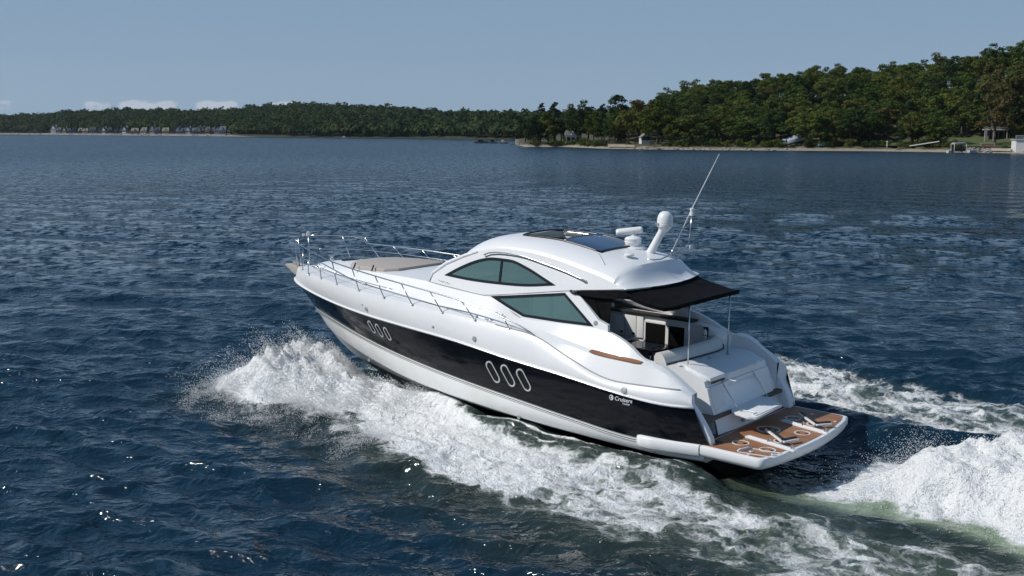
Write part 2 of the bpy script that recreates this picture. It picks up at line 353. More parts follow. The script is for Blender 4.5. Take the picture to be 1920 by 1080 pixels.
WIN2 = [(5.86, 2.93), (3.76, 3.25), (2.86, 2.64), (3.8, 2.61), (4.80, 2.60), (5.3, 2.75)]
def fine(P, L=.11):
    r = []
    for i in range(len(P)):
        a, c = P[i], P[(i + 1) % len(P)]; k = max(1, int(math.hypot(c[0] - a[0], c[1] - a[1]) / L)); r += [(a[0] + (c[0] - a[0]) * j / k, a[1] + (c[1] - a[1]) * j / k) for j in range(k)]
    return r
_t = curve([(x, z) for x, z in WIN1[:8]]); _b = curve([(x, z) for x, z in [WIN1[0]] + WIN1[7:]])
WIN1 = [(float(x), _t(x)) for x in np.linspace(7.52, 4.04, 30)] + [(float(x), _b(x)) for x in np.linspace(4.04, 7.52, 26)[1:-1]]
def interval(poly, x):
    zs = []
    n = len(poly)
    for i in range(n):
        (xa, za), (xb, zb) = poly[i], poly[(i + 1) % n]
        if abs(xa - xb) < 1e-9: continue
        if min(xa, xb) <= x <= max(xa, xb): zs.append(za + (zb - za) * (x - xa) / (xb - xa))
    return (min(zs), max(zs)) if zs else None
def strip_mesh(outer, holes, off, sd, step=.09):
    """x-monotone polygon with x-monotone holes laid on the side surface"""
    outer = [(round(p[0], 4), p[1]) for p in outer]; holes = [[(round(p[0], 4), p[1]) for p in h] for h in holes]
    xs = sorted(set([round(p[0], 4) for P in [outer] + holes for p in P])); full = []
    for a, c in zip(xs, xs[1:]):
        k = max(1, int((c - a) / step)); full += [a + (c - a) * i / k for i in range(k)]
    full.append(xs[-1]); mb = MB()
    for a, c in zip(full, full[1:]):
        if c - a < 3e-4: continue
        e = 1e-5
        def iv(P): return interval(P, a + e), interval(P, c - e)
        o = iv(outer)
        if not o[0] or not o[1]: continue
        hs = [iv(h) for h in holes]; hs = sorted([h for h in hs if h[0] and h[1]], key=lambda h: h[0][0])
        lo = (o[0][0], o[1][0])
        for h in hs + [None]:
            hi = (h[0][0], h[1][0]) if h else (o[0][1], o[1][1])
            mb.add([S(a, lo[0], off, sd), S(c, lo[1], off, sd), S(c, hi[1], off, sd), S(a, hi[0], off, sd)], [(0, 1, 2, 3)])
            if h: lo = (h[0][1], h[1][1])
    d = {}; V = []; F = []
    for f_ in mb.F:
        g = []
        for i in f_:
            k = tuple(round(c_, 4) for c_ in mb.V[i])
            if k not in d: d[k] = len(V); V.append(mb.V[i])
            g.append(d[k])
        g = list(dict.fromkeys(g))
        if len(g) > 2: F.append(tuple(g))
    mb.V, mb.F = V, F
    return mb
def inset(poly, d):
    n = len(poly); area = sum(poly[i][0] * poly[(i + 1) % n][1] - poly[(i + 1) % n][0] * poly[i][1] for i in range(n)); sg = 1 if area > 0 else -1; r = []
    for i in range(n):
        a, b_, c = Vector(poly[i - 1]), Vector(poly[i]), Vector(poly[(i + 1) % n]); d1 = (b_ - a).normalized(); d2 = (c - b_).normalized()
        n1 = Vector((-d1.y, d1.x)) * sg; n2 = Vector((-d2.y, d2.x)) * sg; k = (n1 + n2); k = k / max(.35, k.dot(n1)); r.append(tuple(b_ + k * d))
    return r
# upper edge follows the smooth eave
EP = [(x, cE(x)) for x in np.linspace(2.2, 8.0, 50)]
OUTER = OUTB[1:] + EP[::-1]
# the aft overhang (x<2.47) only between lower lip and eave
def side_poly():
    return [(3.48, 3.33), (2.2, 3.495)] + [p for p in EP[1:-1]] + [(8.0, 3.0), (7.13, 2.96), (5.86, 2.91), (5.3, 2.72), (4.83, 2.56), (3.8, 2.58), (2.74, 2.60), (2.47, 2.56), (2.51, 2.71), (2.77, 2.79)]
def three(mb, sd):
    pass
for sd in (1, -1):
    # split into x-monotone pieces: fore body (x>=3.48), pillar and aft overhang
    fore = [(3.48, 2.586)] + [(3.8, 2.58), (4.83, 2.56), (5.3, 2.72), (5.86, 2.91), (7.13, 2.96), (8.0, 3.0)] + [p for p in EP[::-1] if p[0] > 3.5] + [(3.48, cE(3.48))]
    w2a = 2.64 + (3.48 - 2.86) / (3.76 - 2.86) * .61
    w2b = 2.64 - .03 * (3.48 - 2.86) / .94
    w2f = [(3.48, w2b), (3.8, 2.61), (4.80, 2.60), (5.3, 2.75), (5.86, 2.93), (3.76, 3.25), (3.48, w2a)]
    s1 = strip_mesh(fore, [WIN1, w2f], 0, sd)
    pil = [(2.47, 2.56), (2.74, 2.60), (3.48, 2.586), (3.48, 3.33), (2.77, 2.79), (2.51, 2.71)]
    w2p = [(2.86, 2.64), (3.48, w2b), (3.48, w2a)]
    s2 = strip_mesh(pil, [w2p], 0, sd); s3 = strip_mesh([(2.2, 3.49), (3.48, 3.33), (3.48, cE(3.48))] + [p for p in EP[::-1] if p[0] < 3.47], [], 0, sd)
    s1.add(s2.V, s2.F); s1.add(s3.V, s3.F)
    side = s1.build('cabin_side', GEL, Y, 30)
    # edge returns: pillar thickness
    t = MB()
    for P in ([(3.48, 3.33), (2.77, 2.79), (2.51, 2.71), (2.47, 2.50)], [(3.48, 3.33), (2.9, 3.40), (2.2, 3.495)]):
        t.grid([[S(x, z, 0, sd) for x, z in P], [S(x, z, -.09, sd) for x, z in P]])
    o = t.build('pillar_edge', GEL, side, 30)
    for P, parts in ((WIN1, 1), (WIN2, 2)):
        P = fine(P) if parts == 2 else P
        ring = inset(P, .055); fr = MB(); n = len(P)
        V = [S(x, z, .010, sd) for x, z in P] + [S(x, z, .010, sd) for x, z in ring] + [S(x, z, -.03, sd) for x, z in ring] + [S(x, z, -.0, sd) for x, z in P]
        F = [(i, (i + 1) % n, n + (i + 1) % n, n + i) for i in range(n)] + [(n + i, n + (i + 1) % n, 2 * n + (i + 1) % n, 2 * n + i) for i in range(n)] + [(3 * n + i, 3 * n + (i + 1) % n, (i + 1) % n, i) for i in range(n)]
        fr.add(V, F)
        if parts == 1:
            a, c = (5.66, 3.24), (5.70, 3.79)
            fr.prism([(a[0] - .03, a[1]), (a[0] + .03, a[1]), (c[0] + .03, c[1]), (c[0] - .03, c[1])], lambda x, z: S(x, z, .006, sd), lambda x, z: S(x, z, -.03, sd))
        win = fr.build('side_window', FRAME, Y, 30); win['label'] = 'black framed side window with teal glass'
        strip_mesh(ring, [], -.01, sd).build('window_glass', GTEAL, win, True)
    # moulding crease under the arch window
    MB().tube([S(x, z, .0, sd) for x, z in [(8.0, 3.0), (7.5, 2.975), (7.0, 2.955), (6.4, 2.925), (6.09, 2.92), (5.6, 2.99), (4.8, 3.12), (4.2, 3.22), (3.63, 3.31), (3.3, 3.36), (2.8, 3.42), (2.25, 3.485)]], .011, 6).build('side_moulding', GREYP, side, True)
    # grab rail along the arch
    gp = [(6.25, 3.84), (6.1, 3.90), (5.87, 3.935), (5.6, 3.945), (5.32, 3.945), (5.0, 3.92), (4.78, 3.885), (4.4, 3.82), (4.09, 3.765), (3.8, 3.71), (3.57, 3.655), (3.35, 3.60), (3.24, 3.565)]
    g = MB(); g.tube([S(x, z, .055, sd) for x, z in gp], .016, 8)
    for x, z in (gp[0], gp[3], gp[6], gp[9], gp[12]): g.tube([S(x, z, -.01, sd), S(x, z, .055, sd)], .012, 6)
    g.build('grab_rail', STEEL, Y, True)
    mould = MB(); mould.tube([S(x, z - .055, .0, sd) for x, z in gp], .012, 6); mould.build('arch_moulding', GREYP, side, True)
    # small emblem and script on the cabin side
    MB().lathe([(0.0, 0), (.055, 0), (.055, .006), (0, .006)], S(2.82, 2.71, .0, sd), 16, (0, sd, .2)).build('emblem', GREYP, side)
    sc_ = MB()
    sc_.tube([S(*a, .003, sd) for a in ((7.72, 3.085), (7.62, 3.06), (7.58, 3.075), (7.55, 3.04), (7.50, 3.075), (7.44, 3.04), (7.36, 3.065), (7.34, 3.03), (7.26, 3.05))], .006, 4)
    sc_.build('script_mark', GREYP, side)

# --- roof
Cz = curve([(1.90, 3.50), (1.96, 3.56), (2.2, 3.76), (2.38, 3.92), (2.55, 3.97), (2.76, 4.01), (3.18, 4.09), (3.5, 4.15), (4.0, 4.23), (4.64, 4.30), (5.6, 4.31), (6.2, 4.25), (6.7, 4.14), (7.1, 3.99), (7.4, 3.83)])
def roof_pt(xc, y_n, zoff=0.0):
    """xc station on the centre line, y_n -1..1 across"""
    aft = min(1, max(0, (2.75 - xc) / .7)); fwd = min(1, max(0, (xc - 6.3) / 1.1))
    def at(v):
        x = xc + .30 * v * v * aft - .5 * v * v * fwd
        ez = cE(max(x, 2.2)) if xc > 2.2 else 3.50
        if xc < 2.9: ez = min(ez, Cz(xc) + 0.0)
        ye = S(x, ez).y; return x, ez, ye
    x, ez, ye = at(y_n); a = abs(y_n)
    prof = (1 - a ** 3.4) ** (1 / 1.55)
    if xc < 2.38:      # scooped stern face below the antenna deck
        t = (2.38 - xc) / .48; zt = 3.50 + .02 + (3.93 - 3.50) * prof; k = min(1, max(0, (a - .45) / .35)); fall = lerp(1 - (1 - t) ** 1.9, t, k)
        return Vector((x, ye * y_n, zt + (3.50 - zt) * fall + zoff))
    return Vector((x, ye * y_n, ez + (Cz(xc) - ez) * prof + zoff))
stations = list(np.linspace(1.90, 2.38, 9)) + list(np.linspace(2.5, 3.38, 8)) + list(np.linspace(3.5, 5.62, 18)) + list(np.linspace(5.75, 7.4, 16))
cols = [-1, -.985, -.96, -.93, -.89, -.84, -.78, -.70, -.62, -.54, -.4, -.27, -.13, 0, .13, .27, .4, .54, .62, .70, .78, .84, .89, .93, .96, .985, 1]
rf = MB(); V = [roof_pt(x, v) for x in stations for v in cols]; n = len(cols); F = []
SR0, SR1 = 3.38, 5.62
for i in range(len(stations) - 1):
    for k in range(n - 1):
        xm = (stations[i] + stations[i + 1]) / 2; vm = (cols[k] + cols[k + 1]) / 2
        if SR0 < xm < SR1 and abs(vm) < .54: continue
        F.append((i * n + k, i * n + k + 1, (i + 1) * n + k + 1, (i + 1) * n + k))
rf.add(V, F); roof = rf.build('hardtop', GEL, Y, 27)
# ceiling (inner skin)
ce = MB(); ce.V = [tuple(roof_pt(x, v * .97, -.10)) for x in stations[9:] for v in cols]; nn = len(stations) - 9
ce.F = [(i * n + k, i * n + k + 1, (i + 1) * n + k + 1, (i + 1) * n + k) for i in range(nn - 1) for k in range(n - 1) if not (SR0 < (stations[9 + i] + stations[10 + i]) / 2 < SR1 and abs(cols[k] + cols[k + 1]) / 2 < .54)]
ce.build('ceiling', VINYL, roof, 40)
# sunroof: rim, sliding pane, track
rim = MB(); xs_ = [x for x in stations if SR0 - .01 <= x <= SR1 + .01] + [3.38]; xs_ = sorted(set(xs_))
loop = [roof_pt(x, .54, .012) for x in xs_] + [roof_pt(SR1 + .10 * (1 - (v / .54) ** 2), v, .012) for v in (.4, .27, .13, 0, -.13, -.27, -.4)] + [roof_pt(x, -.54, .012) for x in xs_[::-1]] + [roof_pt(SR0, v, .012) for v in (-.4, -.2, 0, .2, .4)]
rim.tube(loop, .028, 6, closed=True)
sun_r = rim.build('sunroof', FRAME, Y, True)
def pane(x0, x1, off, hw, m=8):
    rows = []
    for i in range(m + 1):
        x = x0 + (x1 - x0) * i / m; rows.append([roof_pt(x + .08 * (1 - (v / hw) ** 2) * (i / m), v, off) for v in np.linspace(-hw, hw, 13)])
    return MB().grid(rows)
pane(3.42, 4.42, .02, .52).build('sliding_pane', GBLUE, sun_r, True)
MB().tube([roof_pt(4.42 + .08 * (1 - (v / .52) ** 2), v, .03) for v in np.linspace(-.52, .52, 13)], .014, 6).build('pane_edge', STEEL, sun_r, True)
b = MB()
for v in (.50, -.50): b.tube([roof_pt(x, v, -.02) for x in np.linspace(3.45, 5.55, 14)], .02, 6)
b.build('sunroof_track', STEEL, sun_r, True)
b = MB(); lp = [Vector((p.x, p.y, p.z - .02)) for p in loop]; b.grid([lp + [lp[0]], [Vector((p.x, p.y, p.z - .16)) for p in lp + [lp[0]]]]); b.build('sunroof_liner', VINYL, sun_r, True)

# --- windshield
vv = np.linspace(-1, 1, 17); rows = []
for t in np.linspace(0, 1, 8):
    r = []
    for v in vv:
        top = roof_pt(7.4, v, -.01); base = Vector((8.75 - .75 * v * v, 1.42 * v, 3.03 - .03 * v * v)); p = top.lerp(base, t); p.x += .05 * 4 * t * (1 - t) * (1 - v * v); p.z += .03 * 4 * t * (1 - t); r.append(p)
    rows.append(r)
ws = MB().grid(rows).build('windshield', GDARK, Y, True)
b = MB()
for v in (-.34, .34): b.tube([rows[i][int(round((v + 1) * 8))] + Vector((0, 0, .01)) for i in range(8)], .02, 6)
b.build('windshield_mullion', FRAME, ws, True)
for sd in (1, -1): MB().tube([S(8.06, 2.99, -.02, sd), S(7.95, 3.22, -.02, sd), S(7.52, 3.50, -.02, sd), S(6.9, 3.755, -.02, sd), S(6.5, 3.87, -.02, sd)], [.03, .05, .055, .05, .03], 10).build('windshield_pillar', GEL, Y, True)
for y0 in (.5, -.3): MB().tube([(8.8 - .6 * y0 * y0, y0, 3.06), (8.6, y0 - .2, 3.16), (8.4, y0 - .4, 3.26)], .012, 5).build('wiper', RUBB, ws)

# --- bow: rails, roller, sun pad
NF = [(12.55, 1.41, 2.72), (11.72, 1.68, 2.72), (10.85, 1.90, 2.69), (9.85, 2.06, 2.66), (8.85, 2.16, 2.61), (7.83, 2.21, 2.56), (6.82, 2.24, 2.51), (5.8, 2.24, 2.46), (4.80, 2.23, 2.41)]
FEET = [(13.35, .93, 2.68)] + NF
cRailT = curve([(4.07, 2.22, 2.33), (4.35, 2.23, 2.45), (4.94, 2.25, 2.62), (6.04, 2.26, 2.83), (7.08, 2.23, 2.93), (8.16, 2.18, 3.01), (9.29, 2.06, 3.08), (10.3, 1.90, 3.14), (11.3, 1.68, 3.20), (12.3, 1.33, 3.26), (13.3, .88, 3.30), (14.0, .48, 3.28), (14.35, .30, 3.26)])
for sd in (1, -1):
    g = MB(); P = [Vector((x, sd * cRailT(x)[0], cRailT(x)[1])) for x in np.linspace(4.07, 14.35, 50)]
    if sd == -1:
        P = [p for p in P if p.x < 12.95]
        P += [Vector((13.0, -1.06, 3.40)), Vector((13.3, -.92, 3.47)), Vector((13.8, -.64, 3.48)), Vector((14.2, -.38, 3.47)), Vector((14.42, -.18, 3.46))]
        P2 = [Vector((x, -cRailT(x)[0] + .02, cRailT(x)[1] - .20)) for x in np.linspace(9.4, 14.3, 24)]
    else:
        P2 = [Vector((x, cRailT(x)[0] - .02, (cRailT(x)[1] + 2.7) / 2 - .04)) for x in np.linspace(8.6, 14.2, 24)]
    g.tube(P, .0165, 8); rail = g.build('bow_rail', STEEL, Y, True)
    MB().tube(P2, .009, 6).build('mid_rail', STEEL, rail, True)
    for x, y, z in FEET:
        tx = x + .42 if x < 13 else x + .25
        if x < 5.5: tx = x + .16
        if x > 13: tx = x + .18
        ty, tz = cRailT(tx); top = Vector((tx, sd * ty, tz))
        if sd == -1 and tx > 12.9: top.z = 3.45; top.y = -(1.06 - (tx - 13.0) * .62)
        MB().tube([(x, sd * y, z - .02), top], .0135, 8).build('stanchion', STEEL, rail, True)
        MB().lathe([(.045, 0), (.045, .012), (.02, .02)], (x, sd * y, z - .012), 12).build('stanchion_foot', STEEL, rail, True)
pul = MB()
pul.tube([(14.35, .30, 3.26), (14.44, .24, 3.36), (14.46, .16, 3.45), (14.46, .0, 3.48), (14.44, -.12, 3.475), (14.42, -.18, 3.46)], .0165, 8)
pul.tube([(14.35, .28, 2.58), (14.40, .30, 3.0), (14.40, .28, 3.28), (14.46, .18, 3.44)], .015, 8)
pul.tube([(14.38, .12, 2.56), (14.45, .12, 3.0), (14.52, .1, 3.46)], .015, 8)
pul.tube([(14.38, -.2, 2.56), (14.42, -.2, 3.46)], .015, 8)
pul.tube([(14.20, -.05, 3.50), (14.45, 0, 3.48)], .02, 6)
pulpit = pul.build('pulpit', STEEL, Y, True)
sp = MB(); sp.lathe([(.02, 0), (.05, .02), (.055, .06), (.055, .12), (.045, .14)], (14.16, .02, 3.57), 14, (-.6, .5, .1)); sp.lathe([(.03, 0), (.045, .02), (.045, .08)], (14.22, .0, 3.48), 10); sp.lathe([(.03, 0), (.045, .02), (.045, .07)], (14.34, .05, 3.47), 10); sp.build('searchlight', PLAS, Y, 40)
ar = MB(); ar.prism([(14.35, 2.50), (14.6, 2.58), (15.08, 2.60), (15.12, 2.56), (14.95, 2.46), (14.7, 2.32)], lambda x, z: (x, .11, z), lambda x, z: (x, -.11, z))
ar.tube([(14.62, -.02, 2.62), (14.70, 0, 2.80), (14.74, .02, 2.93)], .018, 6)
roller = ar.build('anchor_roller', mat('roller_cream', (.42, .40, .34), .5), Y, None, .01)
an = MB(); an.tube([(14.2, 0, 2.60), (14.75, 0, 2.64)], .035, 8); an.prism([(14.55, 2.66), (14.85, 2.70), (14.78, 2.40), (14.62, 2.34)], lambda x, z: (x, .06, z), lambda x, z: (x, -.06, z)); an.build('anchor', GREYP, roller, None, .008)
wl = MB(); wl.lathe([(.10, 0), (.10, .05), (.06, .07), (.06, .13), (.09, .15)], (13.2, 0, 2.86), 16); wl.build('windlass', STEEL, Y, 40)
# sun pad
pad = [(11.75, .10), (11.70, .50), (11.45, .90), (10.8, 1.10), (9.95, 1.12), (9.62, .90), (9.48, .40), (9.46, -.1), (9.55, -.75), (9.9, -1.05), (10.8, -1.05), (11.45, -.85), (11.72, -.35)]
sb = MB(); sb.prism(pad, lambda x, y: (x, y, cT(x)[1] + .05 * (1 - y * y / 1.6) - .02), lambda x, y: (x * .998, y * .985, cT(x)[1] + .085 + .06 * (1 - y * y / 1.6)))
sunpad = sb.build('sun_pad', CUSH, Y, None, .03)
for x in (10.3, 11.0): MB().tube([(x, 1.13 - .02 * (x - 10), cT(x)[1] + .17), (x, 1.20, cT(x)[1] + .02)], .02, 6).build('pad_strap', RUBB, sunpad)
hatch = MB(); hatch.lathe([(.26, 0), (.26, .03), (.24, .04), (0, .045)], (12.4, 0, 2.96), 24); hatch.build('deck_hatch', GDARK, Y, 40)
# cleats, deck fittings
for (x, z) in ((13.1, 2.69), (10.25, 2.66), (5.45, 2.45)):
    for sd in (1, -1):
        y = cP(x)[0] + .10; zz = (cP(x)[1] + cD(x)[1]) / 2
        c = MB(); c.tube([(x - .12, sd * y, zz + .05), (x + .12, sd * y, zz + .05)], .013, 6); c.tube([(x - .05, sd * y, zz - .02), (x - .05, sd * y, zz + .05)], .012, 6); c.tube([(x + .05, sd * y, zz - .02), (x + .05, sd * y, zz + .05)], .012, 6); c.build('cleat', STEEL, Y, True)
def side_disc(x, t, r, name, m, ring=None):
    s = (x - .15) / 14.6
    a, b_ = pt('R', s), pt('D', s); p = a.lerp(b_, t); p.y += .055 * 4 * t * (1 - t)
    o = MB().lathe([(0, -.01), (r, -.01), (r, .012), (r * .7, .016), (0, .016)], p, 16, (0, 1, .25)).build(name, m, Y, 40)
for x, t, r in ((9.55, .30, .055), (9.72, .42, .02), (7.05, .33, .03), (5.72, .32, .06)): side_disc(x, t, r, 'vent_fitting', GREYP)
a = pt('R', .10).lerp(pt('D', .10), .55)
MB().lathe([(0, 0), (.075, 0), (.075, .012), (.06, .016), (0, .016)], (a.x, a.y + .05, a.z - .02), 20, (0, 1, .45)).build('fuel_fill', GREYP, Y, 40)
for x, zz in ((10.4, .62), (1.0, .34), (4.6, .36)): MB().lathe([(0, 0), (.045, 0), (.045, .02), (0, .02)], (x if x > 2 else x, cC(x)[0] + .02, zz - .0), 12, (0, 1, 0)).build('thru_hull', GREYP, Y, 40)
for x, y, z in ((5.43, 2.07, 2.62), (5.25, 2.07, 2.60)): MB().lathe([(0, 0), (.028, 0), (.028, .012), (0, .012)], (x, 1.93, z), 10, (0, 1, .4)).build('vent_cap', GREYP, Y)

# --- portholes
def capsule(cx, cz, h_, lean, r, n=10):
    """slanted slot: centre, half height, horizontal lean of the top"""
    ax = Vector((lean, h_)); L = ax.length; d = ax / L; nrm = Vector((-d.y, d.x)); P = []
    for k in range(n + 1):
        t = math.pi * k / n; P.append(Vector((cx, cz)) + d * (L - r) + (nrm * math.cos(t) + d * math.sin(t)) * r)
    for k in range(n + 1):
        t = math.pi * k / n; P.append(Vector((cx, cz)) - d * (L - r) + (-nrm * math.cos(t) - d * math.sin(t)) * r)
    return [tuple(p) for p in P]
for big, L in ((True, [(5.20, 1.35, .235, .135), (4.745, 1.345, .235, .14), (4.285, 1.325, .235, .14)]), (False, [(9.52, 1.74, .165, .055), (9.20, 1.70, .17, .06), (8.865, 1.67, .17, .06)])):
    for cx, cz, hh, ln in L:
        r0 = .115 if big else .092
        for sd in (1, -1):
            o_ = capsule(cx, cz, hh, ln, r0); i_ = capsule(cx, cz, hh - .03, ln * .86, r0 - (.022 if big else .03)); k = len(o_)
            P = lambda q, off: Vector((q[0], sd * band_y(q[0], q[1], off), q[1]))
            m_ = MB(); V = [P(q, .004) for q in o_] + [P(q, .022) for q in o_] + [P(q, .022) for q in i_] + [P(q, -.0) for q in i_]
            m_.add(V, [(j * k + a, j * k + (a + 1) % k, (j + 1) * k + (a + 1) % k, (j + 1) * k + a) for j in range(3) for a in range(k)])
            pr = m_.build('porthole', RIMS, Y, 40)
            MB().add([P(q, .006) for q in i_], [tuple(range(k))]).build('porthole_glass', DARK, pr)
# --- name on the hull side
def text_obj(body, size, x, z, name, parent, m, sd=1, shear=.25, dz=0.0, stretch=1.0):
    cu = bpy.data.curves.new(name, 'FONT'); cu.body = body; cu.size = size; cu.shear = shear; cu.extrude = 0.0; cu.offset = size * .018
    t = bpy.data.objects.new(name, cu); col.objects.link(t)
    dg = bpy.context.evaluated_depsgraph_get(); me = bpy.data.meshes.new_from_object(t.evaluated_get(dg)); bpy.data.objects.remove(t)
    for v in me.vertices:
        lx, lz = v.co.x * stretch, v.co.y; X = x - sd * lx * 1.0; Z = z + lz + dz * lx
        v.co = Vector((X, sd * band_y(X, Z, .012), Z))
    return fin(name, me, m, parent)
LET = mat('letter_silver', (.62, .62, .66), .35)
for sd in (1,):
    nm = text_obj('Cruisers', .122, 1.86, 1.315, 'name_lettering', Y, LET, sd, .2, 0.0, 1.0)
    nm['label'] = 'silver lettering Cruisers Yachts on the black band'
    text_obj('Yachts', .062, 1.68, 1.255, 'name_lettering_small', nm, LET, sd, .3, 0.0, 1.1)
    e = MB(); P = lambda q, off: Vector((q[0], sd * band_y(q[0], q[1], off), q[1]))
    k = 14; outer = [(1.935 + .052 * math.cos(t), 1.355 + .062 * math.sin(t)) for t in [2 * math.pi * i / k for i in range(k)]]
    inner = [(1.942 + .030 * math.cos(t), 1.355 + .040 * math.sin(t)) for t in [2 * math.pi * i / k for i in range(k)]]
    e.add([P(q, .012) for q in outer] + [P(q, .012) for q in inner], [(i, (i + 1) % k, k + (i + 1) % k, k + i) for i in range(k)])
    e.add([P((1.96, 1.335), .013), P((1.915, 1.335), .013), P((1.91, 1.38), .013), P((1.94, 1.375), .013)], [(0, 1, 2, 3)])
    e.build('name_emblem', LET, nm)

# --- antennas on the roof
rb = MB(); rb.lathe([(.0, 0), (.30, 0), (.30, .03), (.27, .06)], (3.38, -.50, 4.07), 28)
rb.build('radar_base', GEL, Y, 40)
r1 = MB(); r1.lathe([(.16, 0), (.17, .05), (.20, .12), (.20, .13), (.195, .14), (.20, .15), (.20, .20), (.16, .24), (.08, .26), (.07, .30)], (3.38, -.50, 4.11), 28)
radar = r1.build('radar_scanner', PLAS, Y, 35)
bar = MB(); dv = Vector((.62, .44, -.10)).normalized(); c0 = Vector((3.47, -.47, 4.47)); L_ = .31
V = []; k = 16
prof = [(-L_, .0), (-L_, .05), (-L_ + .02, .075), (-L_ + .06, .085), (L_ - .06, .085), (L_ - .02, .075), (L_, .05), (L_, 0)]
side_v = dv.cross(Vector((0, 0, 1))).normalized(); up_v = side_v.cross(dv)
bar.grid([[c0 + dv * t + side_v * (1.3 * r * math.cos(2 * math.pi * j / k)) + up_v * (r * 1.0 * math.sin(2 * math.pi * j / k)) for j in range(k)] for t, r in prof], closed=True)
bar.build('radar_bar', PLAS, radar, 50)
dm = MB(); dm.tube([(2.93, -.50, 3.95), (2.90, -.50, 4.02), (2.63, -.50, 4.50), (2.58, -.50, 4.60)], [.13, .095, .085, .10], 18)
mast = dm.build('dome_mast', PLAS, Y, 40)
MB().lathe([(.20, 0), (.20, .02), (.12, .05)], (2.90, -.50, 3.94), 20).build('mast_foot', PLAS, mast, 40)
dd = MB(); dd.lathe([(.05, -.10), (.09, -.06), (.145, 0), (.172, .025), (.182, .05), (.182, .10), (.175, .108), (.182, .116), (.178, .20), (.162, .27), (.127, .335), (.07, .37), (0, .38)], (2.54, -.50, 4.62), 32)
dome = dd.build('satellite_dome', PLAS, Y, 40)
MB().box(2.60, 2.68, -.335, -.300, 4.70, 4.73).build('dome_mark', GREYP, dome)
gp_ = MB(); gp_.lathe([(0, 0), (.09, .0), (.115, .015), (.115, .03), (.08, .055), (0, .065)], (2.82, .50, 4.055), 24); gps = gp_.build('gps_antenna', PLAS, Y, 40)
MB().tube([(2.83, .50, 3.92), (2.83, .50, 4.06)], .014, 8).build('gps_stem', STEEL, gps, True)
wa = MB(); wa.tube([(2.62, -.92, 3.95), (2.07, -.90, 5.10), (1.46, -.90, 6.31)], [.018, .013, .006], 8)
whip = wa.build('whip_antenna', PLAS, Y, True)
MB().tube([(2.64, -.92, 3.90), (2.55, -.92, 4.10)], .03, 8).build('whip_base', STEEL, whip, True)
sm = MB(); sm.tube([(2.75, .20, 3.97), (2.45, .10, 3.96), (2.30, .02, 3.98), (2.12, -.70, 4.18), (2.08, -.80, 4.20)], .016, 8)
sm.tube([(2.55, -.85, 3.92), (2.42, -.86, 3.90), (2.14, -.90, 4.16)], .016, 8); sm.tube([(2.12, -.86, 4.18), (2.09, -.90, 4.93)], .013, 8)
stay = sm.build('mast_bracket', STEEL, Y, True)
MB().box(2.03, 2.16, -.93, -.78, 4.16, 4.25).build('bracket_block', PLAS, stay, None, .015)
MB().lathe([(.05, 0), (.05, .06), (.043, .065), (.043, .13), (.05, .135), (.05, .17), (0, .18)], (2.09, -.90, 4.90), 16).build('mast_light', PLAS, stay, 40)
hn = MB(); hn.tube([(3.0, 1.24, 3.78), (2.90, 1.32, 3.70)], .02, 8); hn.build('roof_fitting', GREYP, Y, True)
MB().tube([roof_pt(x, .60 + (3.38 - x) * .55, .004) for x in np.linspace(3.38, 2.95, 8)], .007, 5).build('roof_seam', GREYP, roof, True)

# --- awning over the cockpit
def awn(u_, v):
    """u_ 0 front (lip) .. 1 aft edge, v -1..1"""
    yh = 1.50 + .06 * math.sin(math.pi * u_); c = abs(v); corner = max(0, c - .82) / .18
    xf = 1.99 + .26 * v * v; xa = .93 + .12 * v * v + .22 * corner ** 2
    x = xf + (xa - xf) * u_; z = 3.455 - .145 * u_ - .05 * v * v * u_ - .035 * math.sin(math.pi * u_) * (1 - .4 * v * v) - (.05 * corner if u_ > 0 else 0)
    return Vector((x, yh * v, z))
ab = MB(); us = np.linspace(0, 1, 15); vs_ = np.linspace(-1, 1, 31)
ab.grid([[awn(u_, v) for v in vs_] for u_ in us]); ab.grid([[awn(u_, v) - Vector((0, 0, .02)) for v in vs_] for u_ in us])
edge = [awn(u_, 1) for u_ in us] + [awn(1, v) for v in vs_[::-1]] + [awn(u_, -1) for u_ in us[::-1]]
ab.grid([edge, [p + Vector((-.005, 0, -.075)) for p in edge]]); ab.tube(edge, .022, 6)
for sd in (1, -1):   # wings of cloth running forward under the eave
    top = [Vector((x, sd * S(x, z).y - sd * .01, z)) for x, z in [(3.50, 3.31), (3.2, 3.355), (2.8, 3.405), (2.5, 3.44), (2.26, 3.46)]]
    low = [Vector((3.53, sd * 1.60, 3.27)), Vector((3.2, sd * 1.63, 3.26)), Vector((2.8, sd * 1.64, 3.26)), Vector((2.5, sd * 1.62, 3.28)), Vector(awn(.12, sd)) + Vector((0, 0, -.03))]
    ab.grid([top, low]); ab.tube(low, .018, 6)
awning = ab.build('awning', CANV, Y, 40)
awning['label'] = 'black canvas awning stretched over the cockpit'
MB().tube([(3.60, 1.60, 3.31), (3.50, 1.60, 3.28), (3.40, 1.60, 3.30)], [.035, .04, .03], 8).build('awning_cleat', RUBB, awning, True)
for sd in (1, -1):
    MB().tube([(1.02, sd * .86, 1.87), (1.03, sd * .87, 3.27)], .0155, 10).build('awning_pole', STEEL, Y, True)
    cb_ = MB(); P1 = [(3.46, 3.30), (3.0, 3.33), (2.52, 3.36), (2.54, 2.95), (2.57, 2.64), (2.62, 2.47), (2.71, 2.55), (2.79, 2.80), (3.1, 3.05)]
    if sd == 1: cb_.prism(P1, lambda x, z: (x, 1.60 + .02 * math.sin(x * 14), z), lambda x, z: (x, 1.585 + .02 * math.sin(x * 14), z)); cb_.build('side_curtain', CANV, awning)

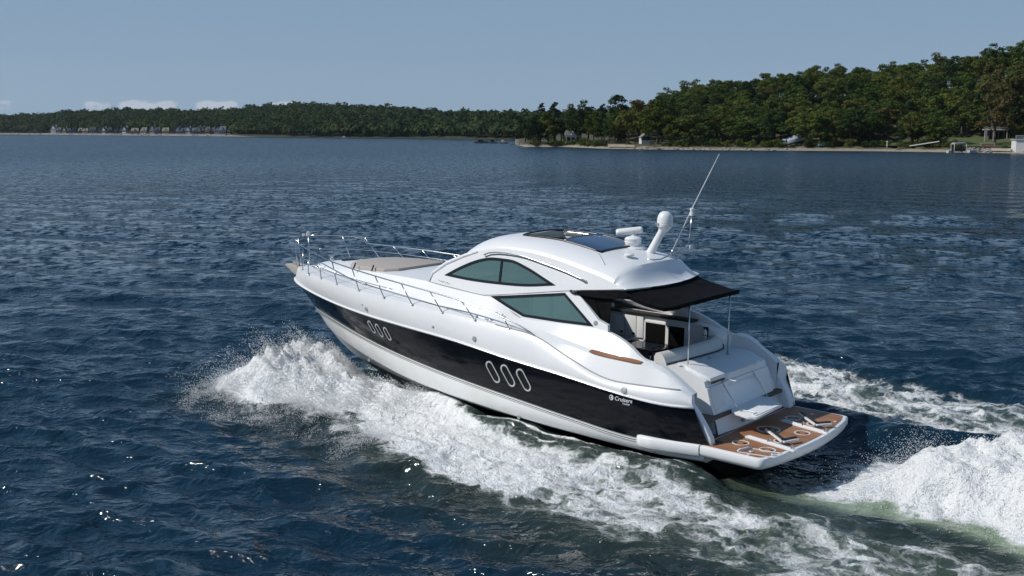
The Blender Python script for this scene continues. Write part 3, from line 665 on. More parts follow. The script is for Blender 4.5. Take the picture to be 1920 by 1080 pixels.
# --- cockpit seen under the awning: starboard lockers, doors and curved bulkhead
plan = [(4.62, -1.46), (3.6, -1.46), (2.36, -1.44), (2.05, -1.42), (1.80, -1.40), (1.62, -1.46), (1.50, -1.58), (1.44, -1.74), (1.42, -1.86)]
bt = lambda x: float(np.interp(x, [1.42, 1.62, 1.95, 2.3], [2.10, 2.20, 2.32, 2.34]))
b = MB(); b.grid([[Vector((x, y, 1.05 + (bt(x) - 1.05) * t)) for x, y in plan] for t in (0, .35, .75, .96, 1)])
b.grid([[Vector((x, y, bt(x))) for x, y in plan], [Vector((x, min(y - .02, -1.90), bt(x) + .02)) for x, y in plan]])
blk = b.build('bulkhead', GEL, Y, 40)
for x0, x1, nm in ((2.98, 3.54, 'cabin_door'), (2.46, 2.90, 'cabin_door')):
    d = MB().box(x0, x1, -1.45, -1.425, 1.48, 2.19).build(nm, DARK, Y, None, .01)
    fr = MB()
    for (a, c2, e, f_) in ((x0 - .04, x0, 1.44, 2.22), (x1, x1 + .04, 1.44, 2.22)): fr.box(a, c2, -1.45, -1.405, e, f_)
    fr.box(x0, x1, -1.45, -1.405, 2.19, 2.225); fr.build('door_frame', GREYP if 0 else GEL, d)
for x0, x1 in ((3.62, 3.80), (3.82, 4.15), (4.17, 4.5)): 
    lk = MB().box(x0, x1, -1.45, -1.415, 1.78, 2.30).build('locker_door', GEL, Y, None, .008)
    if x0 > 3.7: MB().lathe([(0, 0), (.035, 0), (.035, .01), (0, .01)], (x0 + .06, -1.414, 1.86), 12, (0, 1, 0)).build('locker_latch', RUBB, lk)
MB().box(2.25, 5.9, -1.66, -1.38, 2.345, 2.40).build('window_sill', RUBB, Y, None, .01)
b = MB().box(4.6, 8.0, -1.62, -1.50, 1.0, 2.5); b.build('cabin_liner', VINYL, Y)
ex = MB(); ex.lathe([(.0, 0), (.045, 0), (.05, .02), (.05, .20), (.035, .24), (.02, .26), (.02, .29), (0, .30)], (1.88, -1.345, 1.98), 14)
ext = ex.build('fire_extinguisher', PLAS, Y, 40)
b = MB().box(1.82, 1.94, -1.40, -1.385, 1.97, 2.30); b.tube([(1.83, -1.33, 2.12), (1.88, -1.29, 2.12), (1.93, -1.33, 2.12)], .012, 6); b.tube([(1.86, -1.33, 2.26), (1.90, -1.29, 2.30)], .014, 6); b.build('extinguisher_bracket', RUBB, ext)
# table
tb = MB(); tp = []
for k in range(10):
    t = -math.pi / 2 - math.pi * k / 9; tp.append((2.86 + .30 * math.cos(t) , -.80 + .36 * math.sin(t)))
tp = [(3.62, -.44), (3.62, -1.2)] + [(2.9 + .26 * math.cos(t), -.82 + .38 * math.sin(t)) for t in [-math.pi / 2 - math.pi * k / 9 for k in range(10)]]
tb.prism(tp, lambda x, y: (x, y, 1.72), lambda x, y: (x, y, 1.76)); table = tb.build('table', WOOD, Y, None, .01)
MB().prism([(3.2 + (x - 3.2) * .9, -.82 + (y + .82) * .9) for x, y in tp], lambda x, y: (x, y, 1.762), lambda x, y: (x, y, 1.768)).build('table_inlay', mat('table_grey', (.20, .24, .30), .15), table)
for x, y in ((2.85, -.70), (2.85, -.95), (3.05, -.6)): MB().lathe([(.045, 0), (.045, .004), (0, .004)], (x, y, 1.768), 14).build('cup_holder', DARK, table)
MB().tube([(3.0, -.8, 1.05), (3.0, -.8, 1.72)], .035, 10).build('table_leg', STEEL, table, True)
MB().box(3.7, 4.6, -1.35, -.45, 1.74, 1.80).build('counter_top', mat('counter_blue', (.12, .16, .22), .15), Y, None, .01)
MB().box(3.72, 4.58, -1.33, -.47, 1.1, 1.74).build('counter', DARK, Y)
# saloon seats and helm
for x, y in ((5.7, .35), (5.7, -.45)):
    s_ = MB().box(x - .25, x + .3, y - .33, y + .33, 2.15, 2.32); s_.box(x - .36, x - .2, y - .33, y + .33, 2.25, 2.95)
    s_.build('helm_seat', VINYL, Y, None, .06); 
s_ = MB().box(3.7, 5.0, .75, 1.5, 1.6, 2.05); s_.box(3.7, 5.0, 1.38, 1.6, 2.0, 2.5); s_.build('settee', VINYL, Y, None, .05)
s_ = MB(); s_.prism([(6.6, 2.2), (6.6, 2.75), (6.9, 3.02), (8.0, 2.98), (8.6, 2.9), (8.6, 2.2)], lambda x, z: (x, 1.30, z), lambda x, z: (x, -1.30, z)); s_.build('dashboard', mat('dash_grey', (.25, .27, .27), .6), Y, None, .03)
MB().tube([(6.45 + .03 * math.sin(t), .35 + .2 * math.cos(t), 2.78 + .19 * math.sin(t)) for t in np.linspace(0, 2 * math.pi, 20)[:-1]], .015, 6, closed=True).build('steering_wheel', DARK, Y, True)
# port coaming seat end and cockpit lounge
s_ = MB(); s_.prism([(2.75, 1.06), (2.72, 1.95), (2.45, 2.10), (2.10, 2.06), (1.98, 1.9), (1.95, 1.06)], lambda x, z: (x, 1.80, z), lambda x, z: (x, 1.45, z)); s_.build('seat_end', VINYL, Y, None, .05)
s_ = MB(); s_.prism([(2.25, 1.05), (2.25, 1.55), (1.55, 1.62), (1.55, 1.05)], lambda x, z: (x, .95, z), lambda x, z: (x, -1.3, z)); lounge = s_.build('lounge_seat', VINYL, Y, None, .05)
bp_ = [(1.66, .98), (1.60, .5), (1.55, 0), (1.52, -.5), (1.50, -.9), (1.54, -1.2), (1.66, -1.42), (1.8, -1.5)]
rows = []
for k, (x, y) in enumerate(bp_):
    z1 = 2.10; c_ = Vector((x, y, 0)); j = bp_[min(k + 1, 7)]; i_ = bp_[max(k - 1, 0)]; d = Vector((j[0] - i_[0], j[1] - i_[1], 0)).normalized(); nr = Vector((-d.y, d.x, 0)) * -1
    if nr.x > 0: nr = -nr
    rows.append([c_ - nr * .12 + Vector((0, 0, 1.3)), c_ - nr * .14 + Vector((0, 0, z1 - .08)), c_ - nr * .09 + Vector((0, 0, z1)), c_ + nr * .0 + Vector((0, 0, z1 + .03)), c_ + nr * .09 + Vector((0, 0, z1 - .02)), c_ + nr * .15 + Vector((0, 0, z1 - .10)), c_ + nr * .20 + Vector((0, 0, 1.89)), c_ + nr * .20 + Vector((0, 0, 1.3))])
m_ = MB().grid(rows); m_.F.append(tuple(range(8))); lb = m_.build('lounge_backrest', VINYL, Y, 50)
sm_ = MB(); sm_.tube([r[6] + Vector((-.012, 0, .012)) for r in rows], .014, 6); sm_.build('backrest_seam', RUBB, lb, True)

# --- transom unit between the two walkways
TP = [(1.42, 1.88), (1.0, 1.885), (.80, 1.86), (.44, 1.72), (.40, 1.60), (.36, 1.58), (.25, 1.2), (.14, .86), (.10, .66)]
u = MB(); yA, yB = 1.18, -1.55
def tflare(x, y, z):   # the base bows aft in the middle
    return Vector((x - .12 * (1 - (y / 1.5) ** 2) * max(0, (1.3 - z) / .7), y, z))
ys_ = np.linspace(yB, yA, 15)
u.grid([[tflare(x, y, z) for y in ys_] for x, z in TP])
for y in (yA, yB): u.add([Vector((x, y, z)) for x, z in TP] + [Vector((1.42, y, .66))], [tuple(range(len(TP) + 1))])
unit = u.build('transom', GEL, Y, 30)
# starboard filler towards the wing
MB().prism([(1.42, 1.80), (.9, 1.74), (.45, 1.45), (.3, 1.2), (.12, .66), (1.42, .66)], lambda x, z: (x, -1.55, z), lambda x, z: (x, -1.9, z)).build('transom_side', GEL, Y, None, .02)
# sun lounge lid
lid = [(1.32, .80), (1.20, .3), (1.12, -.3), (1.12, -.9), (1.25, -1.25), (1.05, -1.40), (.75, -1.42), (.45, -1.25), (.36, -.95), (.36, .30), (.62, .48), (1.0, .66)]
def lz(x): return np.interp(x, [.2, .36, .80, 1.0, 1.5], [1.70, 1.72, 1.862, 1.89, 1.89])
MB().prism(lid, lambda x, y: (x, y, float(lz(x)) - .02), lambda x, y: (x, y, float(lz(x)) + .035)).build('engine_hatch', GEL2, Y, None, .012)
# port box lid, step, lower face
bx = [(1.02, .98), (1.0, .60), (.84, .50), (.36, .42), (.36, 1.06), (.85, 1.06)]
bl = MB().prism(bx, lambda x, y: (x, y, float(lz(x)) - .02), lambda x, y: (x, y, float(lz(x)) + .06)).build('wet_bar_lid', GEL2, Y, None, .02)
MB().box(.345, .352, .47, 1.04, 1.655, 1.70).build('lid_shadow_gap', RUBB, bl)
MB().prism([(.375, 1.56), (.262, 1.2), (.20, 1.0), (.17, 1.0), (.23, 1.2), (.345, 1.57)], lambda x, z: (x - .0, 1.10, z), lambda x, z: (x, .60, z)).build('locker_panel', GEL2, Y, None, .008)
MB().prism([(.21, 1.02), (.17, .86), (.12, .86), (.15, 1.0)], lambda x, z: (x, 1.02, z), lambda x, z: (x, .78, z)).build('step_recess', PLAS, Y, None, .01)
# garage door folded down as a shelf
MB().prism([(.372, 1.54), (.262, 1.16), (.235, 1.16), (.345, 1.545)], lambda x, z: (x, .36, z), lambda x, z: (x, -.86, z)).build('transom_panel', GEL2, Y, None, .006)
MB().box(.225, .245, -.9, .40, 1.125, 1.15).build('panel_gap', RUBB, Y)
sh = MB(); sh.prism([(.18, .44), (.20, -.90), (-.02, -.98), (-.50, -.55), (-.56, .72), (-.40, .80), (.05, .66)], lambda x, y: (x, y, 1.00), lambda x, y: (x, y, 1.055)); shelf = sh.build('folding_shelf', PLAS, Y, None, .012)
MB().lathe([(.10, 0), (.10, .006), (.085, .010), (0, .010)], (-.05, -.25, 1.055), 20).build('shelf_cap', GEL, shelf)
b = MB()
b.tube([(-.42, .62, 1.07), (-.42, .45, 1.08), (-.05, .5, 1.075)], .012, 6); b.box(-.5, -.42, -.5, .66, 1.055, 1.068); b.build('shelf_trim', PLAS, shelf)
for y in (.50, -.86): MB().tube([(.38, y + .02, 1.60), (-.02, y, 1.07)], .011, 6).build('shelf_strut', STEEL, shelf, True)
b = MB(); b.box(.30, .42, .28, .50, 1.60, 1.625); b.box(.18, .36, .22, .28, 1.60, 1.625); b.build('strut_bracket', PLAS, Y, None, .006)
b = MB().lathe([(.055, 0), (.055, .015), (.04, .03), (0, .03)], (.02, .22, .92), 16, (-1, 0, .1)); b.tube([(-.02 - .01 * math.cos(t), .22 + .07 * math.cos(t), .90 + .07 * math.sin(t)) for t in np.linspace(0, 6.28, 16)[:-1]], .012, 6, closed=True); b.box(-.02, .02, .19, .25, .75, .80); b.build('shower_fitting', GREYP, Y, 40)
for x, y in ((1.15, .93), (1.04, -.1), (.95, -.75), (.42, 1.0), (.40, .65)): MB().lathe([(.04, 0), (.04, .006), (0, .006)], (x, y, float(lz(x)) + .036 if y < .9 else float(lz(x)) + .005), 12).build('deck_fastener', GREYP, Y)

# --- stern wings
def wing(sd, dx):
    P = [(1.5, 2.12), (1.15, 2.10), (.95, 2.0), (.66, 1.80), (.40, 1.56), (.16, 1.28), (-.02, 1.0), (-.12, .80), (-.15, .64), (.25, .64), (.6, 1.0), (.9, 1.4), (1.5, 1.5)]
    P = [(x + dx * (1 if x < .9 else 0), z) for x, z in P]
    n_ = len(P); cols_ = []
    yo = lambda x, z: np.interp(z, [.6, 1.0, 1.5, 2.1], [1.90, 1.97, 2.03, 2.05]) + (.13 if sd < 0 else 0); 
    ou = [Vector((x, sd * float(yo(x, z)), z)) for x, z in P]; inn = [Vector((x, sd * (float(yo(x, z)) - (.17 if sd > 0 else .30)), z)) for x, z in P]
    q = MB(); q.grid([ou + [ou[0]], inn + [inn[0]]]); q.F.append(tuple(range(n_)))
    m0 = len(q.V); q.V += [tuple(v) for v in ou] + [tuple(v) for v in inn]; q.F[-1] = tuple(range(m0, m0 + n_)); q.F.append(tuple(range(m0 + n_, m0 + 2 * n_)))
    bm = bmesh.new()
    o = q.build('stern_wing', GEL, Y, None)
    bm.from_mesh(o.data); bmesh.ops.remove_doubles(bm, verts=bm.verts[:], dist=1e-4); bmesh.ops.recalc_face_normals(bm, faces=bm.faces[:])
    bmesh.ops.bevel(bm, geom=[e for e in bm.edges if e.is_manifold and e.calc_face_angle(0) > .9], offset=.035, segments=3, affect='EDGES', profile=.5, clamp_overlap=True)
    bm.to_mesh(o.data); bm.free(); o.data.polygons.foreach_set('use_smooth', [True] * len(o.data.polygons)); o.data.set_sharp_from_angle(angle=R(40))
    return o
wp = wing(1, -.06); wsb = wing(-1, .02)
for o_, sd in ((wp, 1), (wsb, -1)):
    MB().tube([(.55, sd * 1.86, 1.30), (.42, sd * 1.845, 1.22), (.22, sd * 1.83, .95), (.16, sd * 1.84, .85)], .013, 8).build('grab_handle', STEEL, o_, True)
MB().box(1.32, 1.48, -1.862, -1.85, 1.86, 1.94).build('wing_hatch', DARK, wsb); MB().prism([(.74, 1.50), (.58, 1.46), (.58, 1.26), (.72, 1.20)], lambda x, z: (x, -1.853, z), lambda x, z: (x, -1.858, z)).build('wing_pocket', mat('net_beige', (.35, .33, .28), .8), wsb)
MB().lathe([(.05, 0), (.05, .012), (.03, .02), (0, .02)], (.38, -1.835, 1.15), 16, (0, 1, 0)).build('wing_outlet', GREYP, wsb, 40)

# --- swim platform
def outline(dx=0.0, dy=0.0, x0=-.02):
    P = [(x0, 2.06 - dy)]
    for t in np.linspace(0, math.pi / 2, 6): P.append((-1.27 + dx - .14 * math.sin(t), 1.92 - dy + .14 * math.cos(t)))
    for y in np.linspace(1.7 - dy, -1.7 + dy, 13): P.append((-1.62 + dx + .20 * (abs(y) / 1.92) ** 2, float(y)))
    for t in np.linspace(math.pi / 2, 0, 6): P.append((-1.27 + dx - .14 * math.sin(t), -1.92 + dy - .14 * math.cos(t)))
    P.append((x0, -2.06 + dy)); return P
b = MB(); lay = [(.0, .0, .40, .10), (.0, .0, .44, .03), (0, 0, .50, .0), (0, 0, .62, .0), (.0, 0, .645, .012), (0, 0, .65, .03)]
rows = [[Vector((x, y, z)) for x, y in outline(i, i)] for _, _, z, i in lay]; b.grid(rows, closed=True)
n_ = len(rows[0]); b.F.append(tuple(range(n_ - 1, -1, -1))); b.F.append(tuple((len(rows) - 1) * n_ + k for k in range(n_)))
plat = b.build('swim_platform', PLAS, Y, 40)
o_ = outline(.085, .085, -.05)
MB().prism(o_, lambda x, y: (x, y, .651), lambda x, y: (x, y, .659)).build('platform_teak', TEAK, plat)
# fixed part under the transom and the fairings along the hull
MB().box(0.0, .35, -2.0, 2.0, .40, .645).build('platform_root', PLAS, Y)
MB().box(0.0, .34, -1.93, 1.93, .646, .653).build('root_teak', TEAKD, Y)
for sd in (1, -1):
    rows = []
    for i in range(22):
        x = 0.0 + 1.42 * i / 21; t = max(0, (x - 1.22) / .20); e = math.sqrt(max(0, 1 - t * t)) if t > 0 else 1; yo = (2.08 + .24 * min(1, x / 1.0)); yi = 1.95
        zt = .66; zb = .40 - .0 * x; zc = (zt + zb) / 2; hz = (zt - zb) / 2 * (.35 + .65 * e); w_ = (yo - yi) * (.3 + .7 * e)
        rows.append([Vector((x, sd * yi, zc + hz)), Vector((x, sd * (yi + w_ - .03), zc + hz)), Vector((x, sd * (yi + w_), zc + hz - .03)), Vector((x, sd * (yi + w_), zc - hz + .05)), Vector((x, sd * (yi + w_ - .05), zc - hz)), Vector((x, sd * yi, zc - hz))])
    b = MB().grid(rows); b.F.append((0, 1, 2, 3, 4, 5)); b.F.append(tuple(len(rows) * 6 - 6 + k for k in range(6))); b.build('hull_fairing', PLAS, Y, 50)
    MB().prism([(.02, 1.98), (.02, 2.03), (.55, 2.14), (.72, 2.16), (.55, 2.10)], lambda x, y: (x, sd * y, .661), lambda x, y: (x, sd * y, .666)).build('fairing_teak', TEAK, Y)
# tender chocks
def beam(a, c, wd, z0, z1):
    a = Vector((*a, 0)); c = Vector((*c, 0)); d = (c - a).normalized(); nr = Vector((-d.y, d.x, 0)) * wd / 2
    return [(p + q).xy for p, q in ((a, nr), (c, nr), (c, -nr), (a, -nr))], z0, z1
def beam_obj(mb, a, c, wd, z0, z1):
    P, _, _ = beam(a, c, wd, z0, z1); return mb.prism([tuple(p) for p in P], lambda x, y: (x, y, z0), lambda x, y: (x, y, z1))
for a, c, j, k1, k2 in (((-.46, .92), (-1.66, 1.18), (-1.27, .95), (-.63, .38), (-1.41, .58)), ((-.48, -.65), (-1.66, -.38), (-1.26, -.63), (-.62, -1.22), (-1.46, -.92))):
    ck = beam_obj(MB(), a, c, .13, .66, .70).build('tender_chock', PLAS, plat, None, .008)
    beam_obj(MB(), (lerp(a[0], c[0], .05), lerp(a[1], c[1], .05)), (lerp(a[0], c[0], .95), lerp(a[1], c[1], .95)), .05, .70, .715).build('chock_pad', GEL2, ck)
    for q in (k1, k2):
        beam_obj(MB(), j, q, .085, .72, .755).build('chock_arm', PLAS, ck, None, .006)
        dx, dy = q[0] - j[0], q[1] - j[1]; l = math.hypot(dx, dy); ox, oy = -dy / l * .03, dx / l * .03
        if oy > 0: ox, oy = -ox, -oy
        beam_obj(MB(), (j[0] + ox, j[1] + oy), (q[0] + ox, q[1] + oy), .055, .755, .785).build('arm_pad', RUBB, ck)
    b = MB()
    for t in (.45, .92): b.lathe([(.03, 0), (.03, .06), (.02, .09), (0, .09)], (lerp(a[0], c[0], t), lerp(a[1], c[1], t), .70), 10)
    b.build('chock_bolt', STEEL, ck, 40)
# hatch rings let into the teak
for x, y, r in ((-.55, 1.36, .165), (-1.17, 1.42, .155), (-1.12, .70, .15), (-1.19, -.12, .155), (-1.10, -.90, .15), (-.55, -1.04, .16), (-.54, .12, .235)):
    b = MB(); k = 32
    for rr, zz in ((r - .012, .660), (r - .012, .666), (r + .012, .666), (r + .012, .660)): b.V += [(x + rr * math.cos(2 * math.pi * i / k), y + rr * math.sin(2 * math.pi * i / k), zz) for i in range(k)]
    b.F = [(j * k + i, j * k + (i + 1) % k, (j + 1) * k + (i + 1) % k, (j + 1) * k + i) for j in range(3) for i in range(k)]
    rg = b.build('deck_ring', PLAS, plat, 40)
    b = MB()
    for aa in (.5, 3.3): b.prism([(x + r * q * math.cos(aa + t), y + r * q * math.sin(aa + t)) for q, t in ((.35, -.3), (.75, -.3), (.75, .3), (.35, .3))], lambda x_, y_: (x_, y_, .660), lambda x_, y_: (x_, y_, .664))
    b.build('ring_slot', DARK, rg)
# boarding ladder frame on the port side
b = MB()
for a, c in (((-.80, 1.94), (-1.52, 1.80)), ((-.90, 1.56), (-1.56, 1.44)), ((-.80, 1.94), (-.90, 1.56)), ((-1.50, 1.82), (-1.56, 1.44))): beam_obj(b, a, c, .022, .66, .672)
lad = b.build('ladder_hatch', PLAS, plat)
for x, y in ((-1.0, 1.75), (-1.40, 1.62)):
    MB().tube([(x + .03 * math.cos(t), y + .055 * math.sin(t), .675) for t in np.linspace(-.4, 3.6, 9)], .013, 6).build('ladder_handle', PLAS, lad, True)
b = MB(); b.tube([(-.80, 1.95, .68), (-.80, 1.86, .70), (-.83, 1.80, .70), (-.86, 1.66, .70), (-.90, 1.56, .68)], .018, 6); b.build('ladder_hinge', PLAS, lad, True)
for x, y in ((-.72, -1.62), (-1.35, -1.40), (-1.38, -1.86), (-1.05, 1.98)): MB().lathe([(.03, 0), (.03, .01), (0, .012)], (x, y, .66), 10).build('deck_eye', PLAS, plat)
MB().box(-.25, -.06, 1.55, 1.85, .661, .667).build('platform_hinge', RUBB, plat)

# ================================================================== water
rng = np.random.default_rng(7)
def hashn(ix, iy, seed):
    h = (ix.astype(np.int64) * 374761393 + iy.astype(np.int64) * 668265263 + seed * 1442695041) & 0xFFFFFFFF
    h = ((h ^ (h >> 13)) * 1274126177) & 0xFFFFFFFF
    return ((h ^ (h >> 16)) & 0xFFFF) / 65535.0
def vnoise(x, y, seed=0):
    ix = np.floor(x); iy = np.floor(y); fx = x - ix; fy = y - iy; ix = ix.astype(np.int64); iy = iy.astype(np.int64)
    fx = fx * fx * fx * (fx * (fx * 6 - 15) + 10); fy = fy * fy * fy * (fy * (fy * 6 - 15) + 10)
    a, b_, c, d = hashn(ix, iy, seed), hashn(ix + 1, iy, seed), hashn(ix, iy + 1, seed), hashn(ix + 1, iy + 1, seed)
    return (a * (1 - fx) + b_ * fx) * (1 - fy) + (c * (1 - fx) + d * fx) * fy
def fbm(x, y, o=5, seed=0, rid=False):
    s = 0; a = .5; t = 0
    for i in range(o):
        n_ = vnoise(x * 2 ** i + 17.3 * i, y * 2 ** i - 9.1 * i, seed + i)
        if rid: n_ = 1 - abs(2 * n_ - 1)
        s = s + a * n_; t += a; a *= .55
    return s / t
def sdist(poly, U, V):
    """signed distance to polygon, positive inside"""
    P = np.array(poly, float); n_ = len(P); d = np.full(U.shape, 1e9); ins = np.zeros(U.shape, bool)
    for i in range(n_):
        a, b_ = P[i], P[(i + 1) % n_]; e = b_ - a; t = np.clip(((U - a[0]) * e[0] + (V - a[1]) * e[1]) / (e @ e), 0, 1)
        d = np.minimum(d, np.hypot(U - a[0] - t * e[0], V - a[1] - t * e[1]))
        c = ((a[1] > V) != (b_[1] > V)); xs = (b_[0] - a[0]) * (V - a[1]) / (b_[1] - a[1] + 1e-12) + a[0]; ins ^= c & (U < xs)
    return np.where(ins, d, -d)
def sst(x, a, b_):
    t = np.clip((x - a) / (b_ - a), 0, 1); return t * t * (3 - 2 * t)
PORT = [(13.9, 2.6), (13.3, 3.4), (11.5, 3.5), (9.4, 3.8), (8.5, 3.8), (6.5, 4.8), (5.1, 5.2), (3.0, 5.7), (2.1, 5.5), (.8, 6.0), (-.6, 6.0), (-2.1, 6.0), (-3.5, 6.4), (-6, 7.2), (-10, 8.5), (-20, 12),
        (-20, 5), (-8, 2.9), (-5, 2.7), (-2, 2.6), (-.6, 2.75), (.4, 2.5), (1.5, 2.5), (3.7, 2.45), (5.5, 2.3), (7.5, 1.8), (9.5, 1.0), (12.4, .2), (13.4, .3), (13.9, 1.2)]
STBD = [(13.4, -.3), (13.4, -3), (9, -5.4), (6, -8.2), (4.6, -9.9), (3.5, -10), (2.1, -9.3), (.8, -8.6), (-.5, -8.1), (-1.5, -7.8), (-3.5, -8), (-8, -8.9), (-20, -12), (-20, -5.5), (-8, -4.2), (-4.6, -3.9), (-2, -4.1), (-.8, -4.1), (.5, -4.6), (2.5, -4.6), (5.5, -3), (8, -2), (12.4, -.2)]
TAIL = [(-2.3, 1.0), (-3.8, 1.3), (-5.5, 1.7), (-9, 2.7), (-20, 5), (-20, -5.5), (-9, -3.9), (-5, -3.2), (-3.7, -2.5), (-3.0, -1.4), (-2.5, 0)]
BOWS = [(13.2, .0), (14.0, 1.0), (14.3, 2.2), (14.0, 3.4), (12.8, 4.1), (12.0, 3.9), (10.6, 3.3), (9.2, 2.9), (8.2, 2.2), (8.6, 1.4), (10.2, .9), (12.2, .1)]
GREEN = [(-.2, 1.25), (-1.5, .95), (-2.9, .95), (-4.8, 1.2), (-6.5, 1.7), (-6.5, 2.2), (-4.8, 1.75), (-3.3, 1.85), (-2.1, 1.95), (-.8, 1.75), (-.2, 1.6)]
def axis(lo, hi, d, far, g=1.03):
    core = np.arange(lo, hi, d); a = []; s = d; x = core[-1]
    while x < far: s *= g; x += s; a.append(x)
    b_ = []; s = d; x = lo
    while x > -far: s *= g; x -= s; b_.append(x)
    return np.array(b_[::-1] + list(core) + a)
ua = axis(-7.5, 19.0, .062, 5200, 1.022); va = axis(-11.0, 14.0, .062, 5200, 1.022)
U, V_ = np.meshgrid(ua, va, indexing='ij'); du = np.gradient(ua); dv_ = np.gradient(va)
sp_ = np.maximum(du[:, None], dv_[None, :])
# wind chop: crests run across the view, drifting towards the camera
wd0 = math.atan2(-.985, -.17) - YAW
X0, Y0, Z0 = U.copy(), V_.copy(), np.zeros_like(U)
near = (np.abs(U) < 900) & (np.abs(V_) < 900); iu = np.where(near.any(1))[0]; iv_ = np.where(near.any(0))[0]
sl_ = (slice(iu[0], iu[-1] + 1), slice(iv_[0], iv_[-1] + 1)); Us, Vs, Ss = U[sl_], V_[sl_], sp_[sl_]
gust = .75 + .5 * fbm(Us / 23, Vs / 23, 3, 5)
for k in range(54):
    lam = 0.45 * (7.0 / .45) ** (rng.random() ** 1.0); th = wd0 + rng.normal(0, .55); kk = 2 * math.pi / lam
    amp = .0115 * lam ** .72 * rng.uniform(.5, 1.25) * (1.0 if lam < 2 else .72); kx, ky = kk * math.cos(th), kk * math.sin(th); ph = rng.uniform(0, 6.28)
    att = np.clip((lam / Ss - 2.2) / 3, 0, 1) * gust
    c = kx * Us + ky * Vs + ph; X0[sl_] += -amp * .9 * math.cos(th) * np.sin(c) * att; Y0[sl_] += -amp * .9 * math.sin(th) * np.sin(c) * att; Z0[sl_] += amp * np.cos(c) * att
# wake
core = (np.abs(U - 2) < 26) & (np.abs(V_) < 24); cu_, cv_ = np.where(core.any(1))[0], np.where(core.any(0))[0]
cs = (slice(cu_[0], cu_[-1] + 1), slice(cv_[0], cv_[-1] + 1)); u_, v_ = U[cs], V_[cs]
wx = (fbm(u_ / 1.3, v_ / 1.3, 4, 11) - .5) * 1.5; wy = (fbm(u_ / 1.3 + 50, v_ / 1.3, 4, 12) - .5) * 1.5
uw, vw = u_ + wx, v_ + wy
dP = sdist(PORT, uw, vw); dS = sdist(STBD, uw, vw); dT = sdist(TAIL, uw, vw); dB = sdist(BOWS, u_ + wx * .6, v_ + wy * .6); dG = sdist(GREEN, u_ + wx * .15, v_ + wy * .15)
den = lerp(.36, 1.0, sst(u_, -3, 7.5)); den_s = lerp(.37, .52, sst(u_, -6, 3))
f = np.maximum.reduce([sst(dP, -.45, .65) * den, sst(dS, -.3, .9) * den_s, sst(dT, -.4, .5) * 1.15, sst(dB, -.5, .5) * 1.3])
f = np.maximum(f, .74 * sst(-u_, 1.3, 2.4) * sst(u_, -4.5, -3) * np.exp(-(((v_ + wy * .5) + .1) / 1.7) ** 4))
# spray fallen in front of the bow wave, thin lace outside the port edge
f = np.maximum(f, .42 * sst(dP, -1.6, .2) * sst(u_, 5, 9))
# streak close along the hull side
for off, wdt in ((2.18, .05), (2.42, .035)):
    yy = np.interp(u_, [-.5, 0, 4, 7, 9], [off + .12, off, off, off - .1, 1.7]); f = np.maximum(f, .62 * np.exp(-((v_ - yy - wy * .12) / wdt) ** 2) * sst(u_, -1.2, 0) * (1 - sst(u_, 8, 9)))
rg = fbm(uw * 1.15, vw * 1.15, 5, 21, True); fn = fbm(u_ * 3.1, v_ * 3.1, 4, 31, True)
band_h = sst(dP, -.3, 1.0) * (.10 + .26 * (rg - .55)) + sst(dS, -.3, 1.0) * (.12 + .30 * (rg - .55))
ridge = .20 * np.exp(-((dP + .15) / .55) ** 2) * sst(u_, -9, 4) + .38 * np.exp(-((dS + .30) / .6) ** 2) * (1 - sst(u_, 5, 8))
sec = .18 * np.exp(-((dS - 1.9) / .8) ** 2) * (1 - sst(u_, 3, 6))
tail = sst(dT, -.2, 1.5) * np.interp(u_, [-30, -12, -5.2, -3.6, -2.2], [.6, .95, 1.0, .78, .0])
tl_n = .45 * fbm(u_ * .9, v_ * .9, 6, 41, True) + .55 * fbm(u_ * .8, v_ * .8, 4, 42)
bow = sst(dB, -.25, 1.1) * np.interp(u_, [7.5, 9, 11, 13, 14.3], [.1, .32, .7, .9, .6]) * np.interp(v_, [0, 1.4, 2.6, 4.0], [1.0, .95, .72, .45])
bn = fbm(u_ * 1.1, v_ * 1.1, 6, 51, True)
fm = np.clip(f, 0, 1)
calm = 1 - .75 * np.clip(sst(dG, -.8, .2) + np.exp(-(((u_ + 1.3) / 1.3) ** 4 + (v_ / 2.3) ** 4)), 0, 1)
hollow = -.22 * np.exp(-(((u_ + 1.4) / 1.3) ** 2 + (v_ / 2.2) ** 2)) + .07 * sst(dG, -.5, .3)
inhull = ((u_ > -.4) & (u_ < 12.4) & (np.abs(v_) < np.interp(u_, [-.4, 6, 9, 11, 12.5], [1.85, 1.8, 1.35, .7, .05])))
Zc = Z0[cs] * calm * (1 - .5 * fm) + band_h + ridge + sec + hollow + tail * (.76 + 1.1 * (tl_n - .5) + .25 * (fn - .5)) + bow * (.85 + 1.2 * (bn - .5) + .5 * (fn - .5) + .22 * (fbm(u_ * 7, v_ * 7, 3, 91, True) - .5)) + fm * (.085 * (fn - .5) + .05 * (fbm(u_ * 8, v_ * 8, 3, 61, True) - .5))
Zc += .05 * (fbm(u_ * .9 - v_ * .3, v_ * 2.4, 4, 71) - .5) * sst(np.maximum(dP, dS), -4, 0)
Zc += .24 * np.exp(-((v_ - np.interp(u_, [0, 6, 9], [2.02, 1.98, 1.6])) / .5) ** 2) * sst(u_, -.9, .3) * (1 - sst(u_, 8.5, 10))
Zc = np.where(inhull, np.minimum(Zc, -.35), Zc)
Z0[cs] = Zc
FO = np.zeros_like(U); FO[cs] = f
AE = np.zeros_like(U); AE[cs] = np.clip(sst(dG, -.35, .25) * np.interp(u_, [-6.5, -4.5, -2, -.3], [1, 1, .65, .25]) + .20 * sst(dP, -.6, 1.2) + .20 * sst(dS, 0, 1.5) + .3 * sst(dT, -.8, 0), 0, 1)
